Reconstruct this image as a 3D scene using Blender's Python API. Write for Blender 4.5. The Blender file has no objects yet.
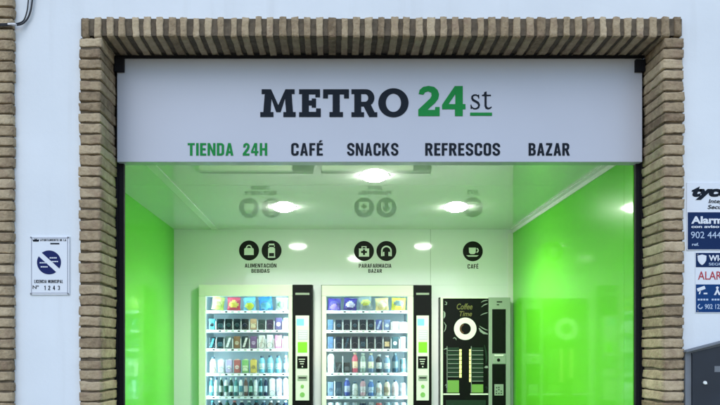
import bpy, bmesh, math, random
from mathutils import Vector, Matrix, noise
R = math.radians
random.seed(11)
scene = bpy.context.scene
col = scene.collection

# ------------------------------------------------------------------ camera model
# camera at x=0, y=-3.5, height 1.35 m, looking straight along +y, 36 mm lens, shifted up
EYE, CAMY, F, CX, CY = 1.35, -3.5, 720.0, 335.0, 350.0
def wx(px, y): return (px - CX) * (y - CAMY) / F
def wz(py, y): return EYE + (CY - py) * (y - CAMY) / F

# ------------------------------------------------------------------ materials
def new_mat(name):
    m = bpy.data.materials.new(name); m.use_nodes = True
    nt = m.node_tree
    return m, nt, nt.nodes['Principled BSDF']
def rgba(c): return (c[0], c[1], c[2], 1.0)
def plain(name, c, rough=0.5, metal=0.0, var=0.0, scale=8.0, bump=0.0, bscale=60.0, coat=0.0, spec=0.5):
    m, nt, b = new_mat(name)
    b.inputs['Base Color'].default_value = rgba(c)
    b.inputs['Roughness'].default_value = rough
    b.inputs['Metallic'].default_value = metal
    b.inputs['Coat Weight'].default_value = coat
    b.inputs['Specular IOR Level'].default_value = spec
    tc = nt.nodes.new('ShaderNodeTexCoord')
    if var > 0:
        n = nt.nodes.new('ShaderNodeTexNoise'); n.inputs['Scale'].default_value = scale; n.inputs['Detail'].default_value = 6
        nt.links.new(tc.outputs['Object'], n.inputs['Vector'])
        r = nt.nodes.new('ShaderNodeValToRGB')
        r.color_ramp.elements[0].position = .3; r.color_ramp.elements[1].position = .7
        r.color_ramp.elements[0].color = rgba([x * (1 - var) for x in c])
        r.color_ramp.elements[1].color = rgba([min(1, x * (1 + var)) for x in c])
        nt.links.new(n.outputs['Fac'], r.inputs['Fac'])
        nt.links.new(r.outputs['Color'], b.inputs['Base Color'])
    if bump > 0:
        n2 = nt.nodes.new('ShaderNodeTexNoise'); n2.inputs['Scale'].default_value = bscale; n2.inputs['Detail'].default_value = 5
        nt.links.new(tc.outputs['Object'], n2.inputs['Vector'])
        bp = nt.nodes.new('ShaderNodeBump'); bp.inputs['Strength'].default_value = bump; bp.inputs['Distance'].default_value = .01
        nt.links.new(n2.outputs['Fac'], bp.inputs['Height'])
        nt.links.new(bp.outputs['Normal'], b.inputs['Normal'])
    return m
def glow(name, c, strength):
    m, nt, b = new_mat(name)
    b.inputs['Base Color'].default_value = rgba(c)
    b.inputs['Emission Color'].default_value = rgba(c)
    b.inputs['Emission Strength'].default_value = strength
    b.inputs['Roughness'].default_value = .4
    return m

def brick_mat():
    m, nt, b = new_mat('rustic_brick')
    at_ = nt.nodes.new('ShaderNodeAttribute'); at_.attribute_name = 'tone'; at_.attribute_type = 'GEOMETRY'
    tc = nt.nodes.new('ShaderNodeTexCoord')
    n = nt.nodes.new('ShaderNodeTexNoise'); n.inputs['Scale'].default_value = 26; n.inputs['Detail'].default_value = 8; n.inputs['Roughness'].default_value = .65
    nt.links.new(tc.outputs['Object'], n.inputs['Vector'])
    ramp = nt.nodes.new('ShaderNodeValToRGB')
    ramp.color_ramp.elements[0].color = (.175, .125, .076, 1); ramp.color_ramp.elements[1].color = (.57, .455, .30, 1)
    mid = ramp.color_ramp.elements.new(.5); mid.color = (.395, .302, .19, 1)
    hue = nt.nodes.new('ShaderNodeMix'); hue.data_type = 'RGBA'; hue.inputs[7].default_value = (.25, .155, .115, 1)
    nz = nt.nodes.new('ShaderNodeTexNoise'); nz.inputs['Scale'].default_value = 11; nz.inputs['Detail'].default_value = 3
    nt.links.new(tc.outputs['Object'], nz.inputs['Vector'])
    mr = nt.nodes.new('ShaderNodeMapRange'); mr.inputs['From Min'].default_value = .52; mr.inputs['From Max'].default_value = .75; mr.inputs['To Max'].default_value = .55
    nt.links.new(nz.outputs['Fac'], mr.inputs['Value']); nt.links.new(mr.outputs['Result'], hue.inputs[0])
    mx = nt.nodes.new('ShaderNodeMath'); mx.operation = 'MULTIPLY_ADD'; mx.inputs[1].default_value = 1.15; mx.inputs[2].default_value = -.575
    nt.links.new(n.outputs['Fac'], mx.inputs[0])
    ad = nt.nodes.new('ShaderNodeMath'); ad.operation = 'ADD'
    nt.links.new(mx.outputs[0], ad.inputs[0]); nt.links.new(at_.outputs['Fac'], ad.inputs[1])
    nt.links.new(ad.outputs[0], ramp.inputs['Fac']); nt.links.new(ramp.outputs['Color'], hue.inputs[6])
    nt.links.new(hue.outputs[2], b.inputs['Base Color'])
    b.inputs['Roughness'].default_value = .9; b.inputs['Specular IOR Level'].default_value = .25
    n2 = nt.nodes.new('ShaderNodeTexNoise'); n2.inputs['Scale'].default_value = 70; n2.inputs['Detail'].default_value = 7
    nt.links.new(tc.outputs['Object'], n2.inputs['Vector'])
    bp = nt.nodes.new('ShaderNodeBump'); bp.inputs['Strength'].default_value = .9; bp.inputs['Distance'].default_value = .008
    nt.links.new(n2.outputs['Fac'], bp.inputs['Height']); nt.links.new(bp.outputs['Normal'], b.inputs['Normal'])
    return m

def plaster_mat():
    m, nt, b = new_mat('white_plaster')
    tc = nt.nodes.new('ShaderNodeTexCoord')
    n = nt.nodes.new('ShaderNodeTexNoise'); n.inputs['Scale'].default_value = 1.6; n.inputs['Detail'].default_value = 7
    nt.links.new(tc.outputs['Object'], n.inputs['Vector'])
    r = nt.nodes.new('ShaderNodeValToRGB')
    r.color_ramp.elements[0].position = .3; r.color_ramp.elements[0].color = (.70, .735, .765, 1)
    r.color_ramp.elements[1].position = .65; r.color_ramp.elements[1].color = (.77, .805, .835, 1)
    nt.links.new(n.outputs['Fac'], r.inputs['Fac'])
    mp = nt.nodes.new('ShaderNodeMapping'); mp.inputs['Scale'].default_value = (9, 9, .7)
    ns = nt.nodes.new('ShaderNodeTexNoise'); ns.inputs['Scale'].default_value = 1.3; ns.inputs['Detail'].default_value = 6
    nt.links.new(tc.outputs['Object'], mp.inputs['Vector']); nt.links.new(mp.outputs['Vector'], ns.inputs['Vector'])
    ms = nt.nodes.new('ShaderNodeMapRange'); ms.inputs['From Min'].default_value = .55; ms.inputs['From Max'].default_value = .8; ms.inputs['To Min'].default_value = 0; ms.inputs['To Max'].default_value = .30
    nt.links.new(ns.outputs['Fac'], ms.inputs['Value'])
    mc = nt.nodes.new('ShaderNodeMix'); mc.data_type = 'RGBA'; mc.inputs[7].default_value = (.56, .575, .58, 1)
    nt.links.new(ms.outputs['Result'], mc.inputs[0]); nt.links.new(r.outputs['Color'], mc.inputs[6]); nt.links.new(mc.outputs[2], b.inputs['Base Color'])
    b.inputs['Roughness'].default_value = .85
    n2 = nt.nodes.new('ShaderNodeTexNoise'); n2.inputs['Scale'].default_value = 45; n2.inputs['Detail'].default_value = 5
    n3 = nt.nodes.new('ShaderNodeTexNoise'); n3.inputs['Scale'].default_value = 5; n3.inputs['Detail'].default_value = 3
    nt.links.new(tc.outputs['Object'], n2.inputs['Vector']); nt.links.new(tc.outputs['Object'], n3.inputs['Vector'])
    ad = nt.nodes.new('ShaderNodeMath'); ad.operation = 'MULTIPLY_ADD'; ad.inputs[1].default_value = 3.0
    nt.links.new(n3.outputs['Fac'], ad.inputs[0]); nt.links.new(n2.outputs['Fac'], ad.inputs[2])
    bp = nt.nodes.new('ShaderNodeBump'); bp.inputs['Strength'].default_value = .16; bp.inputs['Distance'].default_value = .005
    nt.links.new(ad.outputs[0], bp.inputs['Height']); nt.links.new(bp.outputs['Normal'], b.inputs['Normal'])
    return m

def glass_mat():
    m = bpy.data.materials.new('window_glass'); m.use_nodes = True
    nt = m.node_tree; nt.nodes.clear()
    out = nt.nodes.new('ShaderNodeOutputMaterial'); mix = nt.nodes.new('ShaderNodeMixShader')
    tr = nt.nodes.new('ShaderNodeBsdfTransparent'); gl = nt.nodes.new('ShaderNodeBsdfGlossy'); gl.inputs['Roughness'].default_value = .02
    tr.inputs['Color'].default_value = (.95, .98, .97, 1)
    fr = nt.nodes.new('ShaderNodeFresnel'); fr.inputs['IOR'].default_value = 1.22
    nt.links.new(fr.outputs[0], mix.inputs[0]); nt.links.new(tr.outputs[0], mix.inputs[1]); nt.links.new(gl.outputs[0], mix.inputs[2])
    nt.links.new(mix.outputs[0], out.inputs['Surface'])
    return m

def gloss_panel(name, c, rough, wav=.15, coat=0):
    """high-gloss laminated panel, very slightly wavy"""
    m, nt, b = new_mat(name)
    b.inputs['Base Color'].default_value = rgba(c); b.inputs['Roughness'].default_value = rough
    if 'ceiling' in name: b.inputs['IOR'].default_value = 1.75
    if coat: b.inputs['Coat Weight'].default_value = .38; b.inputs['Specular IOR Level'].default_value = .12; b.inputs['Coat Roughness'].default_value = coat
    tc = nt.nodes.new('ShaderNodeTexCoord')
    n = nt.nodes.new('ShaderNodeTexNoise'); n.inputs['Scale'].default_value = 2.2; n.inputs['Detail'].default_value = 1
    nt.links.new(tc.outputs['Object'], n.inputs['Vector'])
    bp = nt.nodes.new('ShaderNodeBump'); bp.inputs['Strength'].default_value = wav; bp.inputs['Distance'].default_value = .01
    nt.links.new(n.outputs['Fac'], bp.inputs['Height']); nt.links.new(bp.outputs['Normal'], b.inputs['Normal'])
    return m

M = dict(
    plaster=plaster_mat(), brick=brick_mat(), glass=glass_mat(),
    mortar=plain('mortar', (.120, .094, .064), .95, var=.3, scale=30, bump=.6),
    sign=plain('sign_vinyl', (.485, .505, .575), .32, var=.03, scale=1.7, bump=.05, bscale=3),
    navy=plain('navy_vinyl', (.006, .011, .020), .6, spec=.15),
    green_vinyl=plain('green_vinyl', (.010, .235, .05), .6, spec=.15),
    black=plain('black_metal', (.005, .005, .008), .6, spec=.2),
    greenwall=gloss_panel('green_gloss_panel', (.110, .58, .018), .30, .012, .075),
    backwall=gloss_panel('white_gloss_panel', (.76, .79, .79), .07, .015),
    ceil=gloss_panel('ceiling_gloss_panel', (.70, .72, .70), .010, .003),
    trim=plain('white_trim', (.75, .77, .73), .35),
    seam=plain('joint_dark', (.10, .13, .09), .7),
    floor=plain('grey_tile', (.30, .30, .29), .35, var=.1),
    pict_black=plain('pictogram_black', (.004, .006, .005), .5, spec=.2),
    pict_white=plain('pictogram_white', (.75, .80, .74), .4),
    lamp=glow('lamp_glow', (.98, 1.0, .92), 50.0),
    chrome=plain('lamp_ring', (.75, .77, .74), .25),
    frame=plain('machine_cream', (.74, .80, .66), .35),
    cab=plain('machine_side_grey', (.42, .45, .42), .45),
    liner=plain('machine_liner', (.72, .82, .86), .4),
    rail=plain('price_rail', (.80, .84, .86), .35),
    led=glow('led_strip', (.68, .92, 1.0), 34.0),
    gloss_black=plain('gloss_black', (.004, .005, .005), .25, spec=.12),
    panelw=plain('control_white', (.72, .78, .66), .4),
    sticker_blue=plain('sticker_blue', (.22, .60, .75), .4),
    sticker_lilac=plain('sticker_lilac', (.55, .52, .62), .4),
    wire=plain('coil_wire', (.12, .125, .13), .4, metal=.6),
    led_top=glow('led_top', (.68, .92, 1.0), 5.5),
    screen=glow('green_screen', (.13, .72, .01), .55),
    keys=plain('key_grey', (.30, .36, .28), .5),
    btn=plain('button_green', (.22, .48, .12), .4),
    coffee_side=plain('coffee_column', (.30, .36, .29), .38, metal=.15),
    white_plastic=plain('cup_white', (.80, .80, .74), .4),
    brown=plain('coffee_brown', (.10, .035, .010), .5),
    gold=plain('gold_ink', (.15, .14, .035), .5),
    silver=plain('silver_ink', (.26, .31, .27), .45),
    dark_green=plain('dark_green_ink', (.010, .030, .016), .4, spec=.25),
    bar=glow('button_light', (.74, .78, .26), .55),
    labelgreen=glow('label_green', (.15, .32, .06), .08),
    plaque=plain('plaque_white', (.70, .73, .78), .3),
    plaque_blue=plain('plaque_blue', (.006, .014, .10), .5, spec=.15),
    alarm_blue=plain('alarm_blue', (.004, .022, .09), .5, spec=.15),
    alarm_blue2=plain('alarm_blue_bright', (.005, .045, .17), .5, spec=.15),
    alarm_white=plain('alarm_white', (.72, .75, .80), .4),
    red=plain('alarm_red', (.42, .012, .03), .45),
    pale=plain('pale_ink', (.45, .55, .70), .5),
    cable=plain('cable_black', (.010, .012, .018), .5),
    clip=plain('clip_white', (.7, .7, .72), .4),
    box_metal=plain('meter_metal', (.012, .017, .027), .55, var=.3, scale=5),
    box_frame=plain('meter_frame_grey', (.165, .18, .20), .6, var=.1),
    asphalt=plain('asphalt', (.05, .05, .052), .9, var=.25, scale=25, bump=.5, bscale=150),
    paving=plain('paving', (.30, .29, .27), .8, var=.12, scale=9, bump=.3),
    kerb=plain('kerb_granite', (.28, .28, .28), .8, var=.15, scale=30),
)
_cm = {}
def colour(c, rough=.4):
    k = (tuple(c), rough)
    if k not in _cm: _cm[k] = plain('wrapper', c, rough, var=.12, scale=40, spec=.25 if sum(c) < .3 else .45)
    return _cm[k]

# ------------------------------------------------------------------ object helpers
def tag(o, label=None, cat=None, group=None, kind=None):
    if label: o['label'] = label
    if cat: o['category'] = cat
    if group: o['group'] = group
    if kind: o['kind'] = kind
    return o
def empty(name, loc=(0, 0, 0)):
    o = bpy.data.objects.new(name, None); o.empty_display_size = .1
    o.location = loc; col.objects.link(o); return o
class MB:
    """collects shapes, links them as ONE mesh object"""
    def __init__(s): s.bm = bmesh.new()
    def faces_from(s, r, mi):
        fs = set()
        for v in r: fs.update(v.link_faces)
        for f in fs: f.material_index = mi
    def box(s, x0, x1, y0, y1, z0, z1, bev=0, mi=0, seg=2):
        r = bmesh.ops.create_cube(s.bm, size=1)['verts']
        for v in r:
            v.co = Vector(((x0 + x1) / 2 + v.co.x * (x1 - x0), (y0 + y1) / 2 + v.co.y * (y1 - y0), (z0 + z1) / 2 + v.co.z * (z1 - z0)))
        s.faces_from(r, mi)
        if bev > 0:
            es = set()
            for v in r: es.update(v.link_edges)
            rr = bmesh.ops.bevel(s.bm, geom=list(es), offset=bev, segments=seg, affect='EDGES', profile=.6)
            for f in rr['faces']: f.material_index = mi
        return s
    def prism(s, pts, y0, y1, mi=0):
        """outline in (x, z), thickness from y0 (front) to y1"""
        a = [s.bm.verts.new((x, y0, z)) for x, z in pts]; b = [s.bm.verts.new((x, y1, z)) for x, z in pts]
        n = len(pts)
        fs = [s.bm.faces.new(a), s.bm.faces.new(b[::-1])]
        for i in range(n): fs.append(s.bm.faces.new((a[i], b[i], b[(i + 1) % n], a[(i + 1) % n])))
        for f in fs: f.material_index = mi
        bmesh.ops.recalc_face_normals(s.bm, faces=fs)
        return s
    def disc(s, cx, cz, r, y0, y1, mi=0, n=40, sx=1.0):
        return s.prism([(cx + sx * r * math.cos(2 * math.pi * i / n), cz + r * math.sin(2 * math.pi * i / n)) for i in range(n)], y0, y1, mi)
    def ring(s, cx, cz, r0, r1, y0, y1, mi=0, n=40, a0=0, a1=2 * math.pi, sx=1.0):
        closed = abs(a1 - a0 - 2 * math.pi) < 1e-6
        k = n if closed else n + 1
        vs = []
        for i in range(k):
            t = a0 + (a1 - a0) * i / n
            c, q = math.cos(t) * sx, math.sin(t)
            vs.append([s.bm.verts.new((cx + r * c, y, cz + r * q)) for r, y in ((r0, y0), (r1, y0), (r1, y1), (r0, y1))])
        fs = []
        for i in range(n):
            a, b = vs[i], vs[(i + 1) % k]
            for j in range(4): fs.append(s.bm.faces.new((a[j], a[(j + 1) % 4], b[(j + 1) % 4], b[j])))
        if not closed: fs += [s.bm.faces.new(vs[0]), s.bm.faces.new(vs[-1])]
        for f in fs: f.material_index = mi
        bmesh.ops.recalc_face_normals(s.bm, faces=fs)
        return s
    def lathe(s, cx, cy, prof, n=16, mi=None):
        """prof: (radius, z, material) from bottom up"""
        rings = []
        for r, z, m_ in prof:
            rings.append([s.bm.verts.new((cx + r * math.cos(2 * math.pi * i / n), cy + r * math.sin(2 * math.pi * i / n), z)) for i in range(n)])
        for k in range(len(prof) - 1):
            for i in range(n):
                f = s.bm.faces.new((rings[k][i], rings[k][(i + 1) % n], rings[k + 1][(i + 1) % n], rings[k + 1][i]))
                f.material_index = prof[k][2]; f.smooth = True
        s.bm.faces.new(rings[0][::-1]).material_index = prof[0][2]; s.bm.faces.new(rings[-1]).material_index = prof[-1][2]
        return s
    def tube(s, pts, r, n=10, mi=0):
        pts = [Vector(p) for p in pts]; rings = []
        up = Vector((0, 1, 0))
        for i, p in enumerate(pts):
            t = (pts[min(i + 1, len(pts) - 1)] - pts[max(i - 1, 0)]).normalized()
            a = t.cross(up)
            if a.length < 1e-3: a = t.cross(Vector((1, 0, 0)))
            a.normalize(); b = t.cross(a)
            rings.append([s.bm.verts.new(p + r * (a * math.cos(2 * math.pi * k / n) + b * math.sin(2 * math.pi * k / n))) for k in range(n)])
        for i in range(len(pts) - 1):
            for k in range(n):
                f = s.bm.faces.new((rings[i][k], rings[i][(k + 1) % n], rings[i + 1][(k + 1) % n], rings[i + 1][k])); f.smooth = True; f.material_index = mi
        s.bm.faces.new(rings[0][::-1]); s.bm.faces.new(rings[-1])
        bmesh.ops.recalc_face_normals(s.bm, faces=s.bm.faces)
        return s
    def build(s, name, mats, parent=None, origin=(0, 0, 0)):
        me = bpy.data.meshes.new(name)
        o0 = Vector(origin)
        if o0.length: bmesh.ops.translate(s.bm, verts=s.bm.verts, vec=-o0)
        s.bm.to_mesh(me); s.bm.free()
        for m_ in (mats if isinstance(mats, (list, tuple)) else [mats]): me.materials.append(m_)
        o = bpy.data.objects.new(name, me); col.objects.link(o)
        if parent is not None:
            o.parent = parent
            o.location = o0 - world_loc(parent)
        else: o.location = o0
        return o
def world_loc(o):
    v = Vector(o.location)
    while o.parent is not None:
        o = o.parent; v += Vector(o.location)
    return v
def mesh_obj(name, me, mat, parent):
    me.materials.clear(); me.materials.append(mat)
    o = bpy.data.objects.new(name, me); col.objects.link(o)
    if parent is not None:
        o.parent = parent; o.location = -world_loc(parent)
    return o
def curve_to_mesh(cu, name):
    tmp = bpy.data.objects.new('tmp', cu); col.objects.link(tmp)
    dg = bpy.context.evaluated_depsgraph_get(); dg.update()
    me = bpy.data.meshes.new_from_object(tmp.evaluated_get(dg)); me.name = name
    bpy.data.objects.remove(tmp); return me
def bbox(me):
    xs = [v.co.x for v in me.vertices]; ys = [v.co.y for v in me.vertices]
    return min(xs), max(xs), min(ys), max(ys)
_caph = {}
def raw_text(body, bold, shear, ext):
    cu = bpy.data.curves.new('txt', 'FONT'); cu.body = body; cu.size = 1; cu.offset = bold; cu.shear = shear
    cu.extrude = ext; cu.resolution_u = 4
    return curve_to_mesh(cu, 'lettering')
def text(name, body, mat, parent, x0, x1, ztop, zbase, y, bold=.0, shear=0.0, ext=.001, lower=False):
    """writing that stands on a surface at depth y; cap height ztop..zbase, width x0..x1 (metres)"""
    k = (bold, lower)
    if k not in _caph:
        b = bbox(raw_text('x' if lower else 'H', bold, 0, 0)); _caph[k] = (b[3] - b[2], b[2])
    me = raw_text(body, bold, shear, ext)
    a0, a1, b0, b1 = bbox(me); h, hb = _caph[k]
    sx = (x1 - x0) / (a1 - a0); sz = (ztop - zbase) / h
    for v in me.vertices:
        x, yy, z = v.co
        v.co = (x0 + (x - a0) * sx, y - ext - z, zbase + (yy - hb) * sz)
    return mesh_obj(name, me, mat, parent)
def outline(name, loops, mat, parent, y, ext=.001):
    """flat shape from closed outlines in (x, z); inner loops cut holes"""
    cu = bpy.data.curves.new('shape', 'CURVE'); cu.dimensions = '2D'; cu.fill_mode = 'BOTH'; cu.extrude = ext
    for lp in loops:
        sp = cu.splines.new('POLY'); sp.points.add(len(lp) - 1)
        for p, (x, z) in zip(sp.points, lp): p.co = (x, z, 0, 1)
        sp.use_cyclic_u = True
    me = curve_to_mesh(cu, name)
    for v in me.vertices:
        x, yy, z = v.co; v.co = (x, y - ext - z, yy)
    return mesh_obj(name, me, mat, parent)
def arc(cx, cy, rx, ry, a0, a1, n=12):
    return [(cx + rx * math.cos(R(a0 + (a1 - a0) * i / n)), cy + ry * math.sin(R(a0 + (a1 - a0) * i / n))) for i in range(n + 1)]


# condensed grotesque capitals: outlines on a 100-unit cap height
def ca(cx, cy, r, a0, a1, n=6): return arc(cx, cy, r, r, a0, a1, n)
def rib(pts, w):
    l, r = [], []
    for i, p in enumerate(pts):
        a, b = pts[max(0, i - 1)], pts[min(len(pts) - 1, i + 1)]
        dx, dy = b[0] - a[0], b[1] - a[1]; n = math.hypot(dx, dy) or 1
        l.append((p[0] - dy / n * w, p[1] + dx / n * w)); r.append((p[0] + dy / n * w, p[1] - dx / n * w))
    return l + r[::-1]
def _o(): return [ca(30,79,22,0,90)+ca(22,79,22,90,180)+ca(22,21,22,180,270)+ca(30,21,22,270,360), ca(26,76,9,0,180)+ca(26,24,9,180,360)]
_acc = [(0,106),(9,122),(26,122),(12,106)]
_E = [(0,0),(0,100),(42,100),(42,84),(17,84),(17,59),(38,59),(38,43),(17,43),(17,16),(42,16),(42,0)]
GLYPH = {
 'T': (48, [[(0,100),(48,100),(48,84),(32.5,84),(32.5,0),(15.5,0),(15.5,84),(0,84)]]),
 'I': (17, [[(0,0),(0,100),(17,100),(17,0)]]),
 'L': (40, [[(0,0),(0,100),(17,100),(17,16),(40,16),(40,0)]]),
 'E': (42, [_E]), 'É': (42, [_E, [(x+13,y) for x,y in _acc]]),
 'F': (41, [[(0,0),(0,100),(41,100),(41,84),(17,84),(17,58),(37,58),(37,42),(17,42),(17,0)]]),
 'N': (54, [[(0,0),(0,100),(17,100),(38,40),(38,100),(54,100),(54,0),(38,0),(16,61),(16,0)]]),
 'M': (66, [[(0,0),(0,100),(20,100),(33,40),(46,100),(66,100),(66,0),(50,0),(50,60),(39,12),(27,12),(16,60),(16,0)]]),
 'D': (50, [[(0,0),(0,100)]+ca(28,78,22,90,0)+ca(28,22,22,0,-90), [(17,16)]+ca(25,24,8,-90,0)+ca(25,76,8,0,90)+[(17,84)]]),
 'A': (54, [[(0,0),(18,100),(36,100),(54,0),(37,0),(34,20),(20,20),(17,0)], [(22.3,35),(31.7,35),(27,74)]]),
 'H': (53, [[(0,0),(0,100),(17,100),(17,59),(36,59),(36,100),(53,100),(53,0),(36,0),(36,43),(17,43),(17,0)]]),
 'C': (52, [[(52,64)]+ca(30,79,22,0,90)+ca(22,79,22,90,180)+ca(22,21,22,180,270)+ca(30,21,22,270,360)+[(52,36),(35,36)]+ca(26,24,9,0,-180)+ca(26,76,9,180,0)+[(35,64)]]),
 'K': (55, [[(0,0),(0,100),(17,100),(17,58),(36,100),(54,100),(34,57),(55,0),(37,0),(23,38),(17,27),(17,0)]]),
 'S': (52, [rib([(44,69),(44,73)]+ca(26,75,18,0,180,12)+[(8,70),(11,61),(18,54),(34,45),(41,38),(44,30)]+ca(26,25,18,0,-180,12)+[(8,31)],8.2)]),
 'R': (53, [[(0,0),(0,100)]+ca(28,78,22,90,0)+[(50,65),(46,52),(38,46),(53,0),(35,0),(22,42),(17,42),(17,0)], [(17,58),(24,58)]+ca(25,66,8,-80,0)+ca(25,76,8,0,90)+[(17,84)]]),
 'P': (50, [[(0,0),(0,100)]+ca(28,78,22,90,0)+ca(28,62,22,0,-90)+[(17,40),(17,0)], [(17,56)]+ca(25,64,8,-90,0)+ca(25,76,8,0,90)+[(17,84)]]),
 'O': (52, _o()), 'Ó': (52, _o()+[[(x+17,y+1) for x,y in _acc]]),
 'B': (51, [[(0,0),(0,100)]+ca(27,79,21,90,0)+[(48,66),(45,57),(38,52),(46,47),(51,37)]+ca(29,22,22,0,-90), [(17,59)]+ca(24,67,8,-90,0)+ca(24,76,8,0,90)+[(17,84)], [(17,16)]+ca(26,24,8,-90,0)+ca(26,36,8,0,90)+[(17,44)]]),
 'U': (52, [[(0,100),(17,100)]+ca(26,24,9,180,360)+[(35,100),(52,100)]+ca(30,21,22,0,-90)+ca(22,21,22,-90,-180)]),
 'Y': (54, [[(0,100),(18,100),(27,62),(36,100),(54,100),(35.5,40),(35.5,0),(18.5,0),(18.5,40)]]),
 ' ': (22, []), '1': (30, [[(30,100),(30,0),(13,0),(13,76),(0,70),(0,86),(18,100)]]),
 '3': (50, [rib([(8,76)]+ca(25,75,17,160,0,8)+ca(25,67,17,0,-75,5)+ca(25,31,17,75,0,5)+ca(25,25,17,0,-165,8),8)]),
 'Z': (46, [[(2,100),(46,100),(46,84),(19,16),(46,16),(46,0),(0,0),(0,16),(27,84),(2,84)]]),
 '2': (49, [[(0,0),(48,0),(48,16),(21,16),(42,48),(48,66)]+ca(26,79,22,0,180)+[(4,66),(20,66)]+ca(26,77,7,180,0)+[(32,70),(29,60),(0,15)]]),
 '4': (52, [[(24,100),(43,100),(43,36),(52,36),(52,21),(43,21),(43,0),(27,0),(27,21),(0,21),(0,36)], [(27,36),(27,76),(14,36)]]),
}
def word_shape(name, body, mat, parent, x0, x1, ztop, zbase, y, ext=.001, gap=10):
    loops, x = [], 0
    for ch in body:
        wd, ls = GLYPH[ch]
        loops += [[(a + x, b) for a, b in lp] for lp in ls]; x += wd + gap
    sx, sz = (x1 - x0) / (x - gap), (ztop - zbase) / 100
    return outline(name, [[(x0 + a * sx, zbase + b * sz) for a, b in lp] for lp in loops], mat, parent, y, ext)

# ------------------------------------------------------------------ setting: ground
def sheet(name, x0, x1, y0, y1, z, mat):
    b = MB(); vs = [b.bm.verts.new(p) for p in ((x0, y0, z), (x1, y0, z), (x1, y1, z), (x0, y1, z))]
    b.bm.faces.new(vs)
    return tag(b.build(name, mat), kind='structure')
sheet('ground', -60, 60, -60, 60, -.19, M['asphalt'])
tag(MB().box(-40, 40, -2.6, .03, -.18, -.05).build('pavement', M['paving']), kind='structure')
tag(MB().box(-40, 40, -2.75, -2.603, -.185, -.052, .01).build('kerb', M['kerb']), kind='structure')

# ------------------------------------------------------------------ facade
XL0, XL1, XR1, XR0 = -1.244, -1.1375, 1.599, 1.697
ZT1, ZT0 = 2.8715, 2.969
YW, YB = .03, .25                # plaster face, back of the brick reveal
DOORX = 1.64
def facade():
    root = empty('facade_wall', (0, .15, -.05))
    tag(root, 'white plastered facade wall around and beside the brick framed shop front', 'wall')
    b = MB()
    ox0, ox1, oz = -1.19, 1.65, 2.92
    b.prism([(-9, -.05), (ox0, -.05), (ox0, oz), (ox1, oz), (ox1, -.05), (9, -.05), (9, 5.2), (-9, 5.2)], YW, .29)
    b.build('plaster', M['plaster'], root)
    return root
facade()

def brick(b, lay, x0, x1, y0, y1, z0, z1, tone, j=.003):
    """one hand-made brick: a jittered, rounded block"""
    N = 6; cache = {}
    jx, jy, jz = random.uniform(-j, j), random.uniform(-j, j), random.uniform(-j * .5, j * .5)
    corner = {c: Vector((random.uniform(-j, j) * .6, random.uniform(-j, j) * .6, random.uniform(-j, j) * .7)) for c in [(a, q, k) for a in (0, 1) for q in (0, 1) for k in (0, 1)]}
    def gv(i, k, l):
        if (i, k, l) not in cache:
            u, v_, w_ = i / N, k / N, l / N
            off = Vector((jx, jy, jz))
            for (a, q, m_), d in corner.items():
                off += d * ((u if a else 1 - u) * (v_ if q else 1 - v_) * (w_ if m_ else 1 - w_))
            cache[(i, k, l)] = b.bm.verts.new(Vector((x0 + (x1 - x0) * u, y0 + (y1 - y0) * v_, z0 + (z1 - z0) * w_)) + off)
        return cache[(i, k, l)]
    for i in range(N):
        for k in range(N):
            for s_, q in ((0, 1), (N, 0)):
                for fn in (lambda a, c: gv(s_, a, c), lambda a, c: gv(c, s_, a), lambda a, c: gv(a, c, s_)):
                    f = [fn(i, k), fn(i + 1, k), fn(i + 1, k + 1), fn(i, k + 1)]
                    b.bm.faces.new(f if q == 0 else f[::-1])
    seen = set(cache.values()); fs = set()
    cx, cy, cz = (x0 + x1) / 2, (y0 + y1) / 2, (z0 + z1) / 2
    hx, hy, hz = (x1 - x0) / 2, (y1 - y0) / 2, (z1 - z0) / 2
    sd = random.uniform(0, 100)
    rad = min(hx, hy, hz) * .20
    for v in seen:
        p = v.co - Vector((cx, cy, cz))
        q = Vector((max(-hx + rad, min(hx - rad, p.x)), max(-hy + rad, min(hy - rad, p.y)), max(-hz + rad, min(hz - rad, p.z))))
        d = p - q
        if d.length > rad: d = d * (rad / d.length) * .45 + d * .55
        n = noise.noise_vector(Vector((v.co.x * 28 + sd, v.co.y * 28, v.co.z * 28)))
        n2 = noise.noise_vector(Vector((v.co.x * 90 + sd, v.co.y * 60, v.co.z * 90)))
        v.co = Vector((cx, cy, cz)) + q + d + n * .0038 + n2 * .0020
        v[lay] = tone
    for v in seen:
        for f in v.link_faces: f.smooth = True; fs.add(f)
def tone(): return min(.95, max(.12, random.gauss(.52, .17)))
PITCH = .0520
def brick_run(name, parent, kind, x0, x1, y0, y1, z0, z1, inset, edge):
    """a pier or lintel: bricks over a mortar core"""
    b = MB(); lay = b.bm.verts.layers.float.new('tone')
    L = (z1 - z0) if kind == 'pier' else (x1 - x0)
    n = max(1, round(L / (PITCH if kind == 'pier' else .0600))); p = L / n
    for i in range(n):
        t = random.uniform(.0405, .0465) if kind == 'pier' else random.uniform(.029, .039)
        if kind == 'pier':
            zc = z0 + (i + .5) * p
            brick(b, lay, x0, x1, y0, y1, zc - t / 2, zc + t / 2, tone(), .0042)
        else:
            xc = x0 + (i + .5) * p
            brick(b, lay, xc - t / 2, xc + t / 2, y0, y1, z0, z1, tone(), .0045)
    o = b.build(name, M['brick'], parent)
    m = MB().box(x0 + inset[0], x1 - inset[1], y0 + .010, y1 - .004, z0 + inset[2], z1 - inset[3])
    m.build('mortar', M['mortar'], o)
    return o
surround = empty('brick_surround', ((XL0 + XR0) / 2, .12, -.05))
tag(surround, 'rustic tan brick surround framing the wide shop opening', 'brick frame')
brick_run('jamb', surround, 'pier', XL0, XL1, 0, YB, -.05, ZT1, (.004, .010, 0, .002), 0)
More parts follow.
